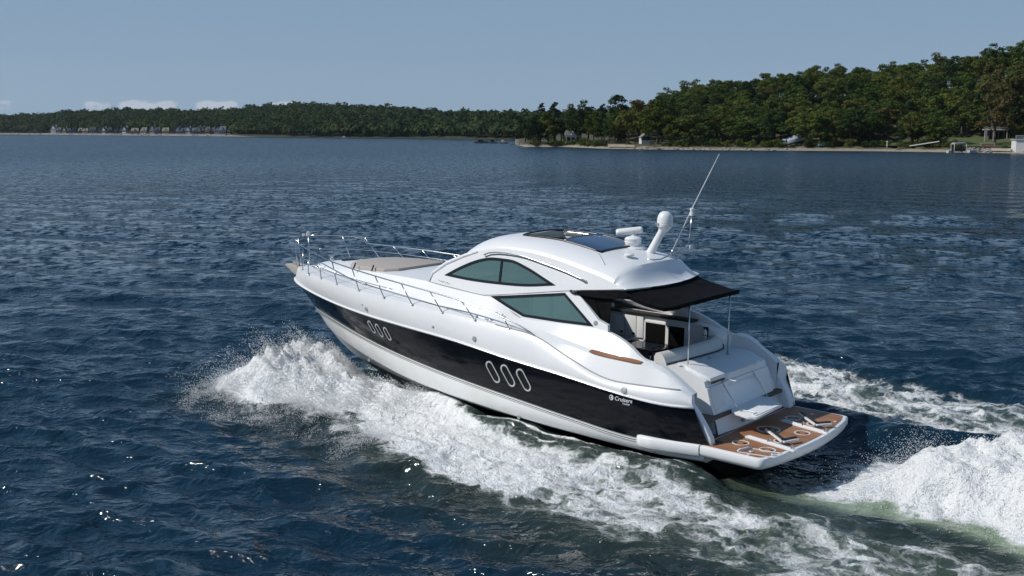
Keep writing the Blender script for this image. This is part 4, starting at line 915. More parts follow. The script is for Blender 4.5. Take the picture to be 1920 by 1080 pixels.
TU = np.zeros_like(U); TU[cs] = np.clip(sst(dP, -2.6, -.2) + sst(dG, -3, 0) * .6 + .8 * ((v_ > 1.2) & (v_ < 3.0) & (u_ > -2) & (u_ < 9)), 0, 1)
nu, nv = U.shape; idx = np.arange(nu * nv, dtype=np.int32).reshape(nu, nv)
Fq = np.stack([idx[:-1, :-1], idx[1:, :-1], idx[1:, 1:], idx[:-1, 1:]], -1).reshape(-1, 4)
def water_mat():
    m = bpy.data.materials.new('lake_water'); m.use_nodes = True; nt = m.node_tree; b = nt.nodes['Principled BSDF']
    tc = N(nt, 'ShaderNodeTexCoord'); ob = tc.outputs['Object']
    def attr(n_): return N(nt, 'ShaderNodeAttribute', attribute_name=n_).outputs['Fac']
    fo, ae, tu = attr('foam'), attr('aerated'), attr('turbid')
    def noise(vec, sc, det=5, rough=.6, dist=0.0):
        n_ = N(nt, 'ShaderNodeTexNoise', inp={'Scale': sc, 'Detail': float(det), 'Roughness': rough, 'Distortion': dist}); nt.links.new(vec, n_.inputs['Vector']); return n_
    mp = N(nt, 'ShaderNodeMapping'); mp.vector_type = 'POINT'; mp.inputs['Rotation'].default_value = (0, 0, -wd0); nt.links.new(ob, mp.inputs[0])
    def scaled(sx_, sy_):
        q = N(nt, 'ShaderNodeMapping', inp={'Scale': (sx_, sy_, 1)}); nt.links.new(mp.outputs[0], q.inputs[0]); return q.outputs[0]
    def h(n_, amp): return M(nt, 'MULTIPLY', M(nt, 'SUBTRACT', n_, .5), amp)
    # ripples: x across the crests, y along them
    r1 = noise(scaled(.62, .40), 1.0, 2, .5, .3).outputs[0]; r2 = noise(scaled(1.7, 1.15), 1.0, 3, .6, .4).outputs[0]; r3 = noise(scaled(5.2, 3.4), 1.0, 3, .6, .5).outputs[0]
    rip = M(nt, 'ADD', M(nt, 'ADD', h(r1, .32), h(r2, .23)), h(r3, .040))
    # foam structure
    lace = N(nt, 'ShaderNodeTexVoronoi', feature='SMOOTH_F1', inp={'Scale': 2.4, 'Smoothness': .25})
    wn = noise(ob, 1.6, 4, .65); vm = N(nt, 'ShaderNodeVectorMath', operation='MULTIPLY_ADD'); nt.links.new(wn.outputs['Color'], vm.inputs[0]); vm.inputs[1].default_value = (1.2, 1.2, .3); fl = N(nt, 'ShaderNodeMapping', inp={'Scale': (.68, 1.2, 1)}); nt.links.new(ob, fl.inputs[0]); nt.links.new(fl.outputs[0], vm.inputs[2])
    nt.links.new(vm.outputs[0], lace.inputs['Vector'])
    l2 = N(nt, 'ShaderNodeTexVoronoi', feature='SMOOTH_F1', inp={'Scale': 6.5, 'Smoothness': .3}); nt.links.new(vm.outputs[0], l2.inputs['Vector'])
    n1 = noise(vm.outputs[0], 1.2, 8, .68).outputs[0]
    st = M(nt, 'ADD', M(nt, 'MULTIPLY', lace.outputs['Distance'], .55), M(nt, 'ADD', M(nt, 'MULTIPLY', l2.outputs['Distance'], .30), M(nt, 'MULTIPLY', n1, .95)))  # ~ .4 .. 1.2
    fa = MR(nt, M(nt, 'ADD', M(nt, 'MULTIPLY', fo, 1.12), M(nt, 'SUBTRACT', st, .86)), .30, .80)
    fa = M(nt, 'MULTIPLY', fa, MR(nt, fo, .04, .30))
    # water body colour
    c1 = N(nt, 'ShaderNodeMix', data_type='RGBA'); c1.inputs[6].default_value = (.0040, .020, .038, 1); c1.inputs[7].default_value = (.018, .030, .028, 1); nt.links.new(tu, c1.inputs[0])
    c2 = N(nt, 'ShaderNodeMix', data_type='RGBA'); nt.links.new(c1.outputs[2], c2.inputs[6]); c2.inputs[7].default_value = (.24, .31, .21, 1); nt.links.new(M(nt, 'MULTIPLY', ae, MR(nt, n1, .25, .7, .6, 1.0)), c2.inputs[0])
    nt.links.new(c2.outputs[2], b.inputs['Base Color']); b.inputs['Roughness'].default_value = .06; b.inputs['IOR'].default_value = 1.40
    bp = N(nt, 'ShaderNodeBump', inp={'Strength': 1.0, 'Distance': 1.0}); nt.links.new(M(nt, 'MULTIPLY', rip, M(nt, 'SUBTRACT', 1.0, M(nt, 'MULTIPLY', fa, .7))), bp.inputs['Height'])
    # open water away from the boat: facets tilted directly by a slope field, so the chop stays alive to the horizon
    def slopes(vec, sc, det, amp):
        n_ = noise(vec, sc, det, .6, .3); q = N(nt, 'ShaderNodeVectorMath', operation='MULTIPLY_ADD'); nt.links.new(n_.outputs['Color'], q.inputs[0]); q.inputs[1].default_value = (amp, amp * .75, 0); q.inputs[2].default_value = (-amp / 2, -amp * .375, 0); return q.outputs[0]
    def vadd(a_, b_): q = N(nt, 'ShaderNodeVectorMath', operation='ADD'); nt.links.new(a_, q.inputs[0]); nt.links.new(b_, q.inputs[1]); return q.outputs[0]
    sl2 = vadd(slopes(scaled(.75, .62), 1.0, 2, 1.7), vadd(slopes(scaled(2.1, 1.8), 1.0, 2, 3.0), slopes(scaled(.05, .04), 1.0, 2, .10)))
    rad = N(nt, 'ShaderNodeVectorMath', operation='LENGTH'); sb2 = N(nt, 'ShaderNodeVectorMath', operation='SUBTRACT'); nt.links.new(ob, sb2.inputs[0]); sb2.inputs[1].default_value = (5, 2, 0); nt.links.new(sb2.outputs[0], rad.inputs[0])
    far = MR(nt, rad.outputs['Value'], 16.0, 48.0)
    rot = N(nt, 'ShaderNodeVectorRotate', rotation_type='Z_AXIS'); rot.inputs['Angle'].default_value = wd0 + YAW; nt.links.new(sl2, rot.inputs['Vector'])
    scl = N(nt, 'ShaderNodeVectorMath', operation='SCALE'); nt.links.new(rot.outputs[0], scl.inputs[0]); nt.links.new(far, scl.inputs['Scale'])
    nt.links.new(MR(nt, rad.outputs['Value'], 16.0, 320.0, .05, .25), b.inputs['Roughness'])
    nn = N(nt, 'ShaderNodeVectorMath', operation='NORMALIZE'); nt.links.new(vadd(bp.outputs[0], scl.outputs[0]), nn.inputs[0]); nt.links.new(nn.outputs[0], b.inputs['Normal'])
    # foam
    d = N(nt, 'ShaderNodeBsdfPrincipled', inp={'Roughness': .8})
    cf = N(nt, 'ShaderNodeMix', data_type='RGBA'); cf.inputs[6].default_value = (.50, .58, .55, 1); cf.inputs[7].default_value = (.92, .94, .95, 1); nt.links.new(MR(nt, M(nt, 'ADD', st, M(nt, 'MULTIPLY', fo, .35)), .75, 1.15), cf.inputs[0]); nt.links.new(cf.outputs[2], d.inputs['Base Color'])
    fnz = noise(ob, 9, 6, .7).outputs[0]; bf = N(nt, 'ShaderNodeBump', inp={'Strength': 1.0, 'Distance': .13}); nt.links.new(M(nt, 'ADD', st, M(nt, 'MULTIPLY', fnz, .8)), bf.inputs['Height']); nt.links.new(bf.outputs[0], d.inputs['Normal'])
    mx = N(nt, 'ShaderNodeMixShader'); nt.links.new(fa, mx.inputs[0]); nt.links.new(b.outputs[0], mx.inputs[1]); nt.links.new(d.outputs[0], mx.inputs[2])
    nt.links.new(mx.outputs[0], nt.nodes['Material Output'].inputs[0]); return m
WATER = water_mat()
water = fast('water', np.stack([X0, Y0, Z0], -1).reshape(-1, 3), Fq, WATER, True)
water.location = (BT.x, BT.y, 0); water.rotation_euler = (0, 0, YAW); tag(water, kind='structure')
for nm, A in (('foam', FO), ('aerated', AE), ('turbid', TU)):
    at = water.data.attributes.new(nm, 'FLOAT', 'POINT'); at.data.foreach_set('value', A.astype(np.float32).ravel())
# thrown spray: thousands of droplets in one object
def zat(u1, v1):
    i = np.clip(np.searchsorted(ua, u1), 1, len(ua) - 1); j = np.clip(np.searchsorted(va, v1), 1, len(va) - 1); return Z0[i, j]
def inpoly(poly, n_, grow=0.0, weight=None):
    P = np.array(poly); lo, hi = P.min(0) - grow, P.max(0) + grow; out_u, out_v = [], []
    while sum(map(len, out_u)) < n_:
        a = rng.uniform(lo[0], hi[0], 20000); b_ = rng.uniform(lo[1], hi[1], 20000); s = sdist(poly, a, b_); keep = (s > -grow) & (rng.random(20000) < np.clip(1 + s / max(grow, 1e-3), 0, 1))
        out_u.append(a[keep]); out_v.append(b_[keep])
    return np.concatenate(out_u)[:n_], np.concatenate(out_v)[:n_]
def droplets(name, sets, label, cat):
    C = np.concatenate([s_[0] for s_ in sets]); Rr = np.concatenate([s_[1] for s_ in sets]); n_ = len(C)
    T4 = np.array([(1, 1, 1), (1, -1, -1), (-1, 1, -1), (-1, -1, 1)], float) / 1.2
    q = rng.normal(size=(n_, 4)); q /= np.linalg.norm(q, axis=1)[:, None]; w_, x, y, z = q.T
    Rm = np.stack([1-2*(y*y+z*z), 2*(x*y-z*w_), 2*(x*z+y*w_), 2*(x*y+z*w_), 1-2*(x*x+z*z), 2*(y*z-x*w_), 2*(x*z-y*w_), 2*(y*z+x*w_), 1-2*(x*x+y*y)], -1).reshape(-1, 3, 3)
    Vt = C[:, None, :] + np.einsum('nij,kj->nki', Rm, T4) * Rr[:, None, None]
    F4 = np.array([(0, 1, 2), (0, 3, 1), (0, 2, 3), (1, 3, 2)]); Ft = (np.arange(n_)[:, None, None] * 4 + F4[None]).reshape(-1, 3)
    o = fast(name, Vt.reshape(-1, 3), Ft, SPRAY, True); o.location = (BT.x, BT.y, 0); o.rotation_euler = (0, 0, YAW); tag(o, label, cat, kind='stuff'); return o
SPRAY = mat('spray_white', (.95, .96, .97), .5)
nt = SPRAY.node_tree; tl = N(nt, 'ShaderNodeBsdfTranslucent', inp={0: (.95, .96, .97, 1)}); mxs = N(nt, 'ShaderNodeMixShader', inp={0: .6})
nt.links.new(nt.nodes['Principled BSDF'].outputs[0], mxs.inputs[1]); nt.links.new(tl.outputs[0], mxs.inputs[2]); nt.links.new(mxs.outputs[0], nt.nodes['Material Output'].inputs[0])
def clump(a, b_, seed, lo=.42, hi=.62):
    n_ = fbm(a * 1.7, b_ * 1.7, 4, seed); return rng.random(len(a)) < np.clip((n_ - lo) / (hi - lo), .03, 1)
a, b_ = inpoly(BOWS, 95000, .85); k = clump(a, b_, 81); a, b_ = a[k], b_[k]
hgt = np.minimum(rng.exponential(.13, len(a)), .45) * (.4 + sst(a, 9, 13)); z = zat(a, b_) + hgt
bowset = (np.stack([a + hgt * .3, b_ + hgt * .8, z], -1), rng.uniform(.003, .011, len(a)))
a, b_ = inpoly([(14.2, .8), (15.0, 2.0), (14.5, 4.2), (12.4, 4.9), (9, 4.6), (7, 5.2), (7, 4.2), (11, 3.0)], 60000, .5); k = clump(a, b_, 82, .48, .62); a, b_ = a[k], b_[k]
outer = (np.stack([a, b_, zat(a, b_) + np.minimum(rng.exponential(.06, len(a)), .3)], -1), rng.uniform(.003, .009, len(a)))
droplets('bow_spray', [bowset, outer], 'white spray thrown up beside the bow on the port side', 'spray')
a, b_ = inpoly([p for p in TAIL if p[0] > -9.5], 15000, .5); k = clump(a, b_, 83, .35, .6) & (a > -8); a, b_ = a[k], b_[k]
hgt = np.minimum(rng.exponential(.05, len(a)), .35); tset = (np.stack([a + hgt * .2, b_, zat(a, b_) + hgt], -1), rng.uniform(.003, .012, len(a)))
a = -3.6 + rng.exponential(.45, 2600) ; b_ = rng.uniform(-2.6, 1.3, 2600); front = (np.stack([a, b_, np.abs(rng.normal(.15, .25, 2600)) + zat(a, b_) + .1], -1), rng.uniform(.003, .008, 2600))
droplets('stern_spray', [tset, front], 'white spray boiling up in the wake behind the swim platform', 'spray')

# ================================================================== shores
def ipl(P): 
    P = np.array(P, float); return lambda x: float(np.interp(x, P[:, 0], P[:, 1]))
# depth of the water's edge for bearings px (photo pixels of the shoreline)
right_y = ipl([(965, 271), (985, 275.5), (1060, 275.5), (1130, 278.5), (1220, 280), (1330, 281.5), (1500, 282.5), (1650, 283.5), (1780, 285.5), (1920, 288), (2600, 300)])
def bear(px): return math.atan2((px - 960) / F_PX, math.cos(PITCH) + .0)
def shore_pt(px, fy):
    g = ground_at(px, fy(px)); return Vector((g.x, g.y, 0))
# ridge (ground) skyline of the near wooded hill: photo y of tree tops, minus tree height
sky_r = ipl([(960, 232), (1040, 222), (1080, 205), (1160, 196), (1230, 184), (1265, 168), (1300, 158), (1340, 150), (1400, 148), (1450, 140), (1500, 130), (1560, 126), (1610, 128), (1700, 120), (1800, 110), (1850, 100), (1920, 90), (2200, 60), (2600, 60)])
DEEP = 135.0
TREE_H = 14.5
def ridge_h(px):
    g = shore_pt(px, right_y); D = g.y + DEEP; return max(1.8, CAM_H + (HZ - sky_r(px)) / F_PX * D * 1.0 - TREE_H)
def land_h(px, s):
    """ground height s metres inland of the shore at bearing px"""
    hr = ridge_h(px); base = 1.1 * (1 - math.exp(-max(0, s) / 5.0)) + .02 * s
    t = min(1, max(0, (s - 14) / (DEEP - 14))); return -0.3 + .3 * min(1, s / 1.0) + base + (hr - 2.6 if hr > 2.6 else 0) * (t * t * (3 - 2 * t)) * 1.0 if s > 0 else -0.6
def land_pt(px, s):
    g = shore_pt(px, right_y); d = Vector((g.x, g.y, 0)).normalized(); p = g + d * s; p.z = land_h(px, s); return p
pxs = list(np.arange(966, 2604, 9)); ss = [-3, 0, .8, 2, 4, 6, 9, 13, 18, 25, 35, 50, 65, 80, 95, 110, 125, 135, 150, 200, 300]
rr = random.Random(3); rows = []
for px in pxs:
    r = []
    e = max(0, (px - 966)) / 40
    for s in ss:
        p = land_pt(px, s); 
        if e < 1 and s > 1: p.z = min(p.z, .3 + 2.0 * e)
        p.z += rr.uniform(-.1, .1) * (1 if s > 1 else 0) + (rr.uniform(-.3, .5) if s > 8 else 0); r.append(p)
    rows.append(r)
def ground_mat(name, sand, earth, grass, z0, z1, xc=None):
    m = bpy.data.materials.new(name); m.use_nodes = True; nt = m.node_tree; b = nt.nodes['Principled BSDF']; b.inputs['Roughness'].default_value = .95
    ge = N(nt, 'ShaderNodeNewGeometry'); s = N(nt, 'ShaderNodeSeparateXYZ'); nt.links.new(ge.outputs['Position'], s.inputs[0])
    n = N(nt, 'ShaderNodeTexNoise', inp={'Scale': .22, 'Detail': 6.0, 'Roughness': .65}); nt.links.new(ge.outputs['Position'], n.inputs['Vector'])
    n2 = N(nt, 'ShaderNodeTexNoise', inp={'Scale': 1.3, 'Detail': 4.0}); nt.links.new(ge.outputs['Position'], n2.inputs['Vector'])
    a = N(nt, 'ShaderNodeMix', data_type='RGBA'); a.inputs[6].default_value = (*earth, 1); a.inputs[7].default_value = (*grass, 1); nt.links.new(MR(nt, n.outputs[0], .42, .58), a.inputs[0])
    c = N(nt, 'ShaderNodeMix', data_type='RGBA'); c.inputs[6].default_value = (*sand, 1); nt.links.new(a.outputs[2], c.inputs[7])
    zz_ = M(nt, 'ADD', s.outputs[2], M(nt, 'MULTIPLY', M(nt, 'SUBTRACT', n.outputs[0], .5), 2.2))
    if xc: zz_ = M(nt, 'ADD', zz_, MR(nt, s.outputs[0], xc[0], xc[1], 0.0, 2.4))   # the stone bank ends where the wood comes down to the water
    nt.links.new(MR(nt, zz_, z0, z1), c.inputs[0])
    v = N(nt, 'ShaderNodeMix', data_type='RGBA', blend_type='MULTIPLY'); v.inputs[0].default_value = .6; nt.links.new(c.outputs[2], v.inputs[6])
    g = N(nt, 'ShaderNodeCombineColor'); q = MR(nt, n2.outputs[0], .3, .7, .55, 1.1)
    for i in range(3): nt.links.new(q, g.inputs[i])
    nt.links.new(g.outputs[0], v.inputs[7]); nt.links.new(v.outputs[2], b.inputs['Base Color']); return m
LAND = ground_mat('shore_ground', (.28, .24, .185), (.085, .07, .04), (.04, .055, .018), .45, 1.05)
o = MB().grid(rows).build('wooded_headland', LAND, None, True); tag(o, kind='structure')

# far shore, left
left_y = ipl([(-700, 250.6), (0, 252.0), (200, 253.6), (430, 255.8), (520, 257.2), (650, 258.6), (780, 259.4), (900, 261.5), (1000, 263.0), (1150, 264)])
sky_l = ipl([(-700, 216), (0, 214.5), (60, 215), (90, 213), (130, 209), (175, 206.5), (215, 204), (250, 203.5), (300, 205), (400, 206), (430, 204), (480, 199), (550, 194.5), (600, 194), (640, 196.5), (700, 198), (750, 201.5), (830, 208), (900, 211), (980, 210.5), (1060, 209.5), (1150, 207)])
def left_depth(px): return 520.0 if px < 500 else lerp(520, 420, min(1, (px - 500) / 500))
def lland(px, s):
    g = shore_pt(px, left_y); d = Vector((g.x, g.y, 0)).normalized(); p = g + d * s; DD = left_depth(px)
    hr = max(3, CAM_H + (HZ - sky_l(px)) / F_PX * (g.y + DD) - 13.0); t = min(1, max(0, (s - 30) / (DD - 30))); flat = 2.2 * min(1, s / 14.0)
    p.z = -.5 if s < 0 else flat + (hr - 2.2) * (t ** .85 if t > 0 else 0); return p
rows = [[lland(px, s) for s in (-8, 0, 4, 9, 15, 30, 60, 110, 180, 260, 340, 420, 520, 640, 900)] for px in range(-700, 1160, 12)]
LAND2 = ground_mat('far_shore_ground', (.22, .205, .185), (.03, .045, .02), (.02, .035, .015), 1.6, 2.6, (-320, -230))
o = MB().grid(rows).build('far_hills', LAND2, None, True); tag(o, kind='structure')
# higher distant ridge closing the left horizon
rows = []
for px in range(-900, 1500, 30):
    a = world_at(px, 222 - 3.0 * math.sin(px / 170.0), 4200); b_ = Vector((a.x, a.y, -1)); rows.append([b_, a, Vector((a.x, a.y + 600, a.z - 5))])
o = MB().grid(rows).build('distant_ridge', mat('distant_wood', (.02, .032, .018), .95, noise=(.02, (.03, .04, .02), .4, .6)), None, True); tag(o, kind='structure')

# ------------------------------------------------------------------ trees
def leaf_mat(name, cols_, hue_sd=True, translucent=.25, sc=.28):
    m = bpy.data.materials.new(name); m.use_nodes = True; nt = m.node_tree; nt.nodes.clear(); o = N(nt, 'ShaderNodeOutputMaterial')
    oi = N(nt, 'ShaderNodeObjectInfo'); ge = N(nt, 'ShaderNodeNewGeometry')
    n = N(nt, 'ShaderNodeTexNoise', inp={'Scale': sc, 'Detail': 7.0, 'Roughness': .75}); nt.links.new(ge.outputs['Position'], n.inputs['Vector'])
    rmp = N(nt, 'ShaderNodeValToRGB'); e = rmp.color_ramp.elements; e[0].position = 0; e[0].color = (*cols_[0], 1); e[1].position = 1; e[1].color = (*cols_[-1], 1)
    for i, c in enumerate(cols_[1:-1]): q = e.new((i + 1) / (len(cols_) - 1)); q.color = (*c, 1)
    nt.links.new(M(nt, 'ADD', M(nt, 'MULTIPLY', oi.outputs['Random'], .55) if hue_sd else 0.0, M(nt, 'MULTIPLY', MR(nt, n.outputs[0], .3, .7), .45 if hue_sd else 1.0), clamp=True), rmp.inputs[0])
    d = N(nt, 'ShaderNodeBsdfDiffuse'); t = N(nt, 'ShaderNodeBsdfTranslucent'); nt.links.new(rmp.outputs[0], d.inputs[0]); nt.links.new(rmp.outputs[0], t.inputs[0])
    mx = N(nt, 'ShaderNodeMixShader', inp={0: translucent}); nt.links.new(d.outputs[0], mx.inputs[1]); nt.links.new(t.outputs[0], mx.inputs[2]); nt.links.new(mx.outputs[0], o.inputs[0]); return m
LEAF = leaf_mat('leaves_mixed', [(.026, .052, .017), (.046, .080, .022), (.070, .102, .027), (.110, .130, .032), (.140, .132, .040)])
LEAFD = leaf_mat('leaves_dark', [(.020, .038, .017), (.033, .055, .021), (.050, .072, .025)])
LEAFY = leaf_mat('leaves_yellow_green', [(.05, .075, .015), (.085, .105, .022), (.12, .12, .03)])
LEAFB = leaf_mat('leaves_brown', [(.065, .075, .024), (.095, .085, .032), (.12, .085, .034)])
LEAFF = leaf_mat('far_leaves', [(.016, .034, .020), (.027, .052, .026), (.042, .068, .032), (.060, .082, .034), (.095, .10, .042)], False, sc=.035)
BARK = mat('bark', (.085, .065, .045), .9, noise=(2.0, (.05, .04, .03), .4, .7))
def leaf_cloud(centers, radii, per, size, seed, flat=.9):
    g = np.random.default_rng(seed); Vs_, n0 = [], 0
    C = []; Nn = []
    for (c, r) in zip(centers, radii):
        k = int(per * (r / 1.6) ** 1.6) + 4; d = g.normal(size=(k, 3)); d /= np.linalg.norm(d, axis=1)[:, None]; d[:, 2] = np.abs(d[:, 2]) * np.where(g.random(k) < .72, 1, -1)
        rad = r * (g.random(k) ** .25) * g.uniform(.8, 1.12, k); C.append(np.array(c) + d * rad[:, None] * np.array([1, 1, flat])); Nn.append(d)
    C = np.concatenate(C); Nn = np.concatenate(Nn); k = len(C); Nn = Nn + g.normal(0, .45, (k, 3)); Nn /= np.linalg.norm(Nn, axis=1)[:, None]
    a = np.cross(Nn, g.normal(size=(k, 3))); a /= np.linalg.norm(a, axis=1)[:, None]; b_ = np.cross(Nn, a); s = (size * g.uniform(.55, 1.35, k))[:, None]
    Q = np.stack([C - a * s, C - b_ * s * .75 + Nn * s * .12, C + a * s, C + b_ * s * .75 - Nn * s * .12], 1).reshape(-1, 3)
    return Q, np.arange(4 * k).reshape(k, 4)
def tree_proto(kind, seed):
    g = random.Random(seed); H = g.uniform(13, 16); cs_, rs = [], []
    if kind == 'round':
        for i in range(46):   # domed crown: clumps on and inside an egg-shaped shell
            e_ = math.asin(g.uniform(-.75, 1)); a = g.uniform(0, 6.28); q_ = g.uniform(.7, 1.0) if i < 34 else g.uniform(.2, .7); l_ = 1 + .14 * math.sin(3 * a + seed)
            cs_.append((4.7 * q_ * l_ * math.cos(e_) * math.cos(a), 4.7 * q_ * l_ * math.cos(e_) * math.sin(a), H * .56 + H * .40 * q_ * math.sin(e_))); rs.append(g.uniform(.95, 1.75))
    elif kind == 'tall':
        for i in range(32):
            z = g.uniform(.16, 1.0); a = g.uniform(0, 6.28); wdt = (1 - abs(z - .5) * 1.25); r = 3.3 * wdt * math.sqrt(g.random()); cs_.append((r * math.cos(a), r * math.sin(a), H * 1.12 * z - .6)); rs.append(g.uniform(.9, 1.7))
    elif kind == 'open':
        for i in range(26):
            z = g.uniform(.38, 1.0); a = g.uniform(0, 6.28); r = 5.0 * math.sqrt(g.uniform(.1, 1)) * (1.1 - z * .5); cs_.append((r * math.cos(a), r * math.sin(a), H * z - .8)); rs.append(g.uniform(.8, 1.6))
    elif kind == 'pine':
        H *= 1.15
        for i in range(30):
            z = .25 + .75 * i / 30; a = g.uniform(0, 6.28); r = (3.1 * (1 - z) + .7) * g.uniform(.3, 1.15); cs_.append((r * math.cos(a), r * math.sin(a), H * z)); rs.append(g.uniform(.55, 1.15) * (1.3 - .7 * z))
    elif kind == 'bush':
        H = 3.0
        for i in range(10): a = g.uniform(0, 6.28); r = 1.7 * math.sqrt(g.random()); cs_.append((r * math.cos(a), r * math.sin(a), g.uniform(.5, 2.2))); rs.append(g.uniform(.6, 1.1))
    Q, F_ = leaf_cloud(cs_, rs, 105 if kind != 'pine' else 120, .31 if kind != 'bush' else .22, seed)
    tr = MB()
    if kind != 'bush':
        tr.tube([(0, 0, -1.5), (.05, .03, 2), (.12, -.08, H * .45), (.1, .1, H * .8)], [.42, .32, .22, .07], 7)
        for i in range(7):
            c = cs_[g.randrange(len(cs_))]; z0 = H * g.uniform(.28, .55); tr.tube([(.1, 0, z0), (c[0] * .5, c[1] * .5, (z0 + c[2]) / 2 + .3), c], [.13, .09, .03], 5)
    else:
        for i in range(4): c = cs_[i]; tr.tube([(0, 0, -.3), (c[0] * .6, c[1] * .6, c[2])], [.06, .03], 4)
    return Q, F_, tr
class Proto:
    def __init__(s, kind, seed, mats):
        s.Q, s.F, s.tr = tree_proto(kind, seed); s.kind = kind
        s.me = {}; s.seed = seed
        s.trunk = None
    def mesh(s, m):
        if m.name not in s.me:
            o_ = fast('crown', s.Q, s.F, m); s.me[m.name] = o_.data; bpy.data.objects.remove(o_)
        return s.me[m.name]
    def trunk_mesh(s):
        if s.trunk is None:
            o_ = s.tr.build('trunk', BARK, None, True); s.trunk = o_.data; bpy.data.objects.remove(o_)
        return s.trunk
PR = {k: [Proto(k, 100 + 10 * i + j, None) for j in range(n_)] for i, (k, n_) in enumerate((('round', 4), ('tall', 3), ('open', 2), ('pine', 2), ('bush', 3)))}
NAMES = {'round': 'broadleaf_tree', 'tall': 'tall_tree', 'open': 'open_tree', 'pine': 'pine_tree', 'bush': 'shrub'}
rt = random.Random(21)
def plant(kind, m, p, sc, label, group, zs=1.0, cat='tree'):
    pr = rt.choice(PR[kind]); e = empty(NAMES[kind], p, rt.uniform(0, 6.28)); e.scale = (sc, sc, sc * zs); tag(e, label, cat, group)
    c = bpy.data.objects.new('crown' if kind != 'bush' else 'foliage', pr.mesh(m)); col.objects.link(c); c.parent = e
    t = bpy.data.objects.new('trunk' if kind != 'bush' else 'stems', pr.trunk_mesh()); col.objects.link(t); t.parent = e
    return e
GR = 'trees covering the near wooded hill'
# the hillside: jittered rows, tree tops following the skyline
placed = 0
LB = {'L': 'green broadleaf tree in the dense wood on the near hill', 'D': 'dark green tree in the dense wood on the near hill', 'Y': 'yellow-green tree in the wood on the near hill', 'B': 'brownish early autumn tree in the wood on the near hill'}
for j, s in enumerate((17, 27, 38, 50, 63, 77, 92, 108, 124, 140)):
    px = 1150 + (j % 2) * 12 if s > 40 else (1255 if s > 20 else 1290)
    while px < 1990:
        g = shore_pt(px, right_y); stepx = 8.6 / g.y * F_PX * rt.uniform(.82, 1.2); jx = px + rt.uniform(-4, 4)
        lawn = (1640 < jx < 1700 and s < 30) or (1755 < jx < 1925 and s < 34) or (1455 < jx < 1510 and s < 24)
        if not lawn and not (jx < 1260 and s > 110 and jx < 1200):
            p = land_pt(jx, s + rt.uniform(-3, 3)); p.z -= .3; q = rt.random() * (1 if rt.random() < .7 else .5)
            kk, mm, lb = ('round', LEAF, 'L') if q < .5 else ('tall', LEAF, 'L') if q < .62 else ('round', LEAFD, 'D') if q < .78 else ('tall', LEAFD, 'D') if q < .84 else ('round', LEAFY, 'Y') if q < .93 else ('open', LEAFB, 'B')
            sc = rt.uniform(1.12, 1.42); zz = rt.uniform(.86, 1.0) * min(1, .74 + s / 180) / (1.12 if kk == 'tall' else 1)
            plant(kk, mm, p, sc, LB[lb], GR, zz / sc); placed += 1
        px += stepx
# named single trees on the point and along the beach: (px, s, kind, material, top y in the photo, width factor, label)
spec = [
 (985, 22, 'open', LEAFD, 212, .9, 'thin grey-green tree at the tip of the point left of the twin dark pines'),
 (1012, 16, 'pine', LEAFD, 190, 1.9, 'left one of the two tall dark pines at the tip of the point'),
 (1040, 18, 'pine', LEAFD, 186, 1.9, 'right one of the two tall dark pines at the tip of the point'),
 (1028, 10, 'tall', LEAF, 208, 1.7, 'green tree in front of the two tall dark pines'),
 (1000, 9, 'tall', LEAFD, 218, 1.8, 'dark tree at the water edge near the tip of the point'),
 (1062, 16, 'tall', LEAFB, 214, 1.1, 'brownish slim tree just right of the two dark pines'),
 (1088, 24, 'round', LEAFD, 193, 1.3, 'broad dark round tree behind the small white cottage'),
 (1113, 14, 'round', LEAFY, 212, 1.0, 'bright yellow-green round tree above the sandy bank'),
 (1128, 34, 'pine', LEAFD, 189, 1.3, 'pointed dark conifer rising behind the yellow-green round tree'),
 (1157, 34, 'tall', LEAFD, 182, 1.5, 'tall dark tree with a pointed top behind the sandy bank'),
 (1142, 16, 'round', LEAF, 222, .8, 'lower green tree between the yellow-green tree and the sandy slope'),
 (1178, 22, 'round', LEAF, 198, 1.2, 'rounded green tree over the top of the sandy slope'),
 (1205, 36, 'open', LEAFB, 171, 1.35, 'tall open tree with a brownish crown above the others'),
 (1240, 32, 'open', LEAFD, 179, 1.2, 'dark open-crowned tree beside the tall brownish one'),
 (1232, 15, 'round', LEAFY, 192, 1.25, 'large yellow-green tree beside the white boathouse roof'),
 (1258, 12, 'round', LEAFY, 226, .95, 'small yellow-green tree by the stony beach'),
 (1103, 30, 'round', LEAFD, 208, 1.5, 'broad dark tree filling the gap behind the white cottage'),
 (1052, 30, 'round', LEAFD, 222, 1.5, 'low broad dark tree behind the brownish slim tree'),
 (1132, 22, 'round', LEAF, 224, 1.3, 'mid green tree behind the bank left of the sandy slope'),
 (1085, 9, 'tall', LEAFD, 240, 1.0, 'small dark tree in front of the white cottage'),
 (1062, 7, 'round', LEAFY, 250, .9, 'low yellow-green tree left of the white cottage'),
 (1440, 11, 'tall', LEAFD, 214, 1.0, 'dark tree left of the pale covered boat'),
 (1520, 12, 'open', LEAF, 196, 1.3, 'leaning tree with a bare trunk right of the pale covered boat'),
 (1560, 13, 'tall', LEAF, 206, 1.3, 'tall beach-side tree in the middle of the wooded hill'),
 (1594, 13, 'open', LEAFD, 206, 1.4, 'dark tree with a bare trunk above the brown bank'),
 (1708, 12, 'open', LEAFY, 205, 1.2, 'thin tree with a visible trunk on the lawn edge'),
 (1746, 10, 'tall', LEAFY, 222, 1.3, 'bright yellow-green tree at the left end of the lawn'),
 (1864, 15, 'open', LEAFB, 176, 1.3, 'brownish tree standing in front of the house with the white deck'),
 (1912, 20, 'round', LEAFY, 226, .8, 'round yellowish tree beside the white boathouse'),
 (1900, 40, 'round', LEAFB, 128, 1.3, 'large brown-green tree above the white boathouse'),
]
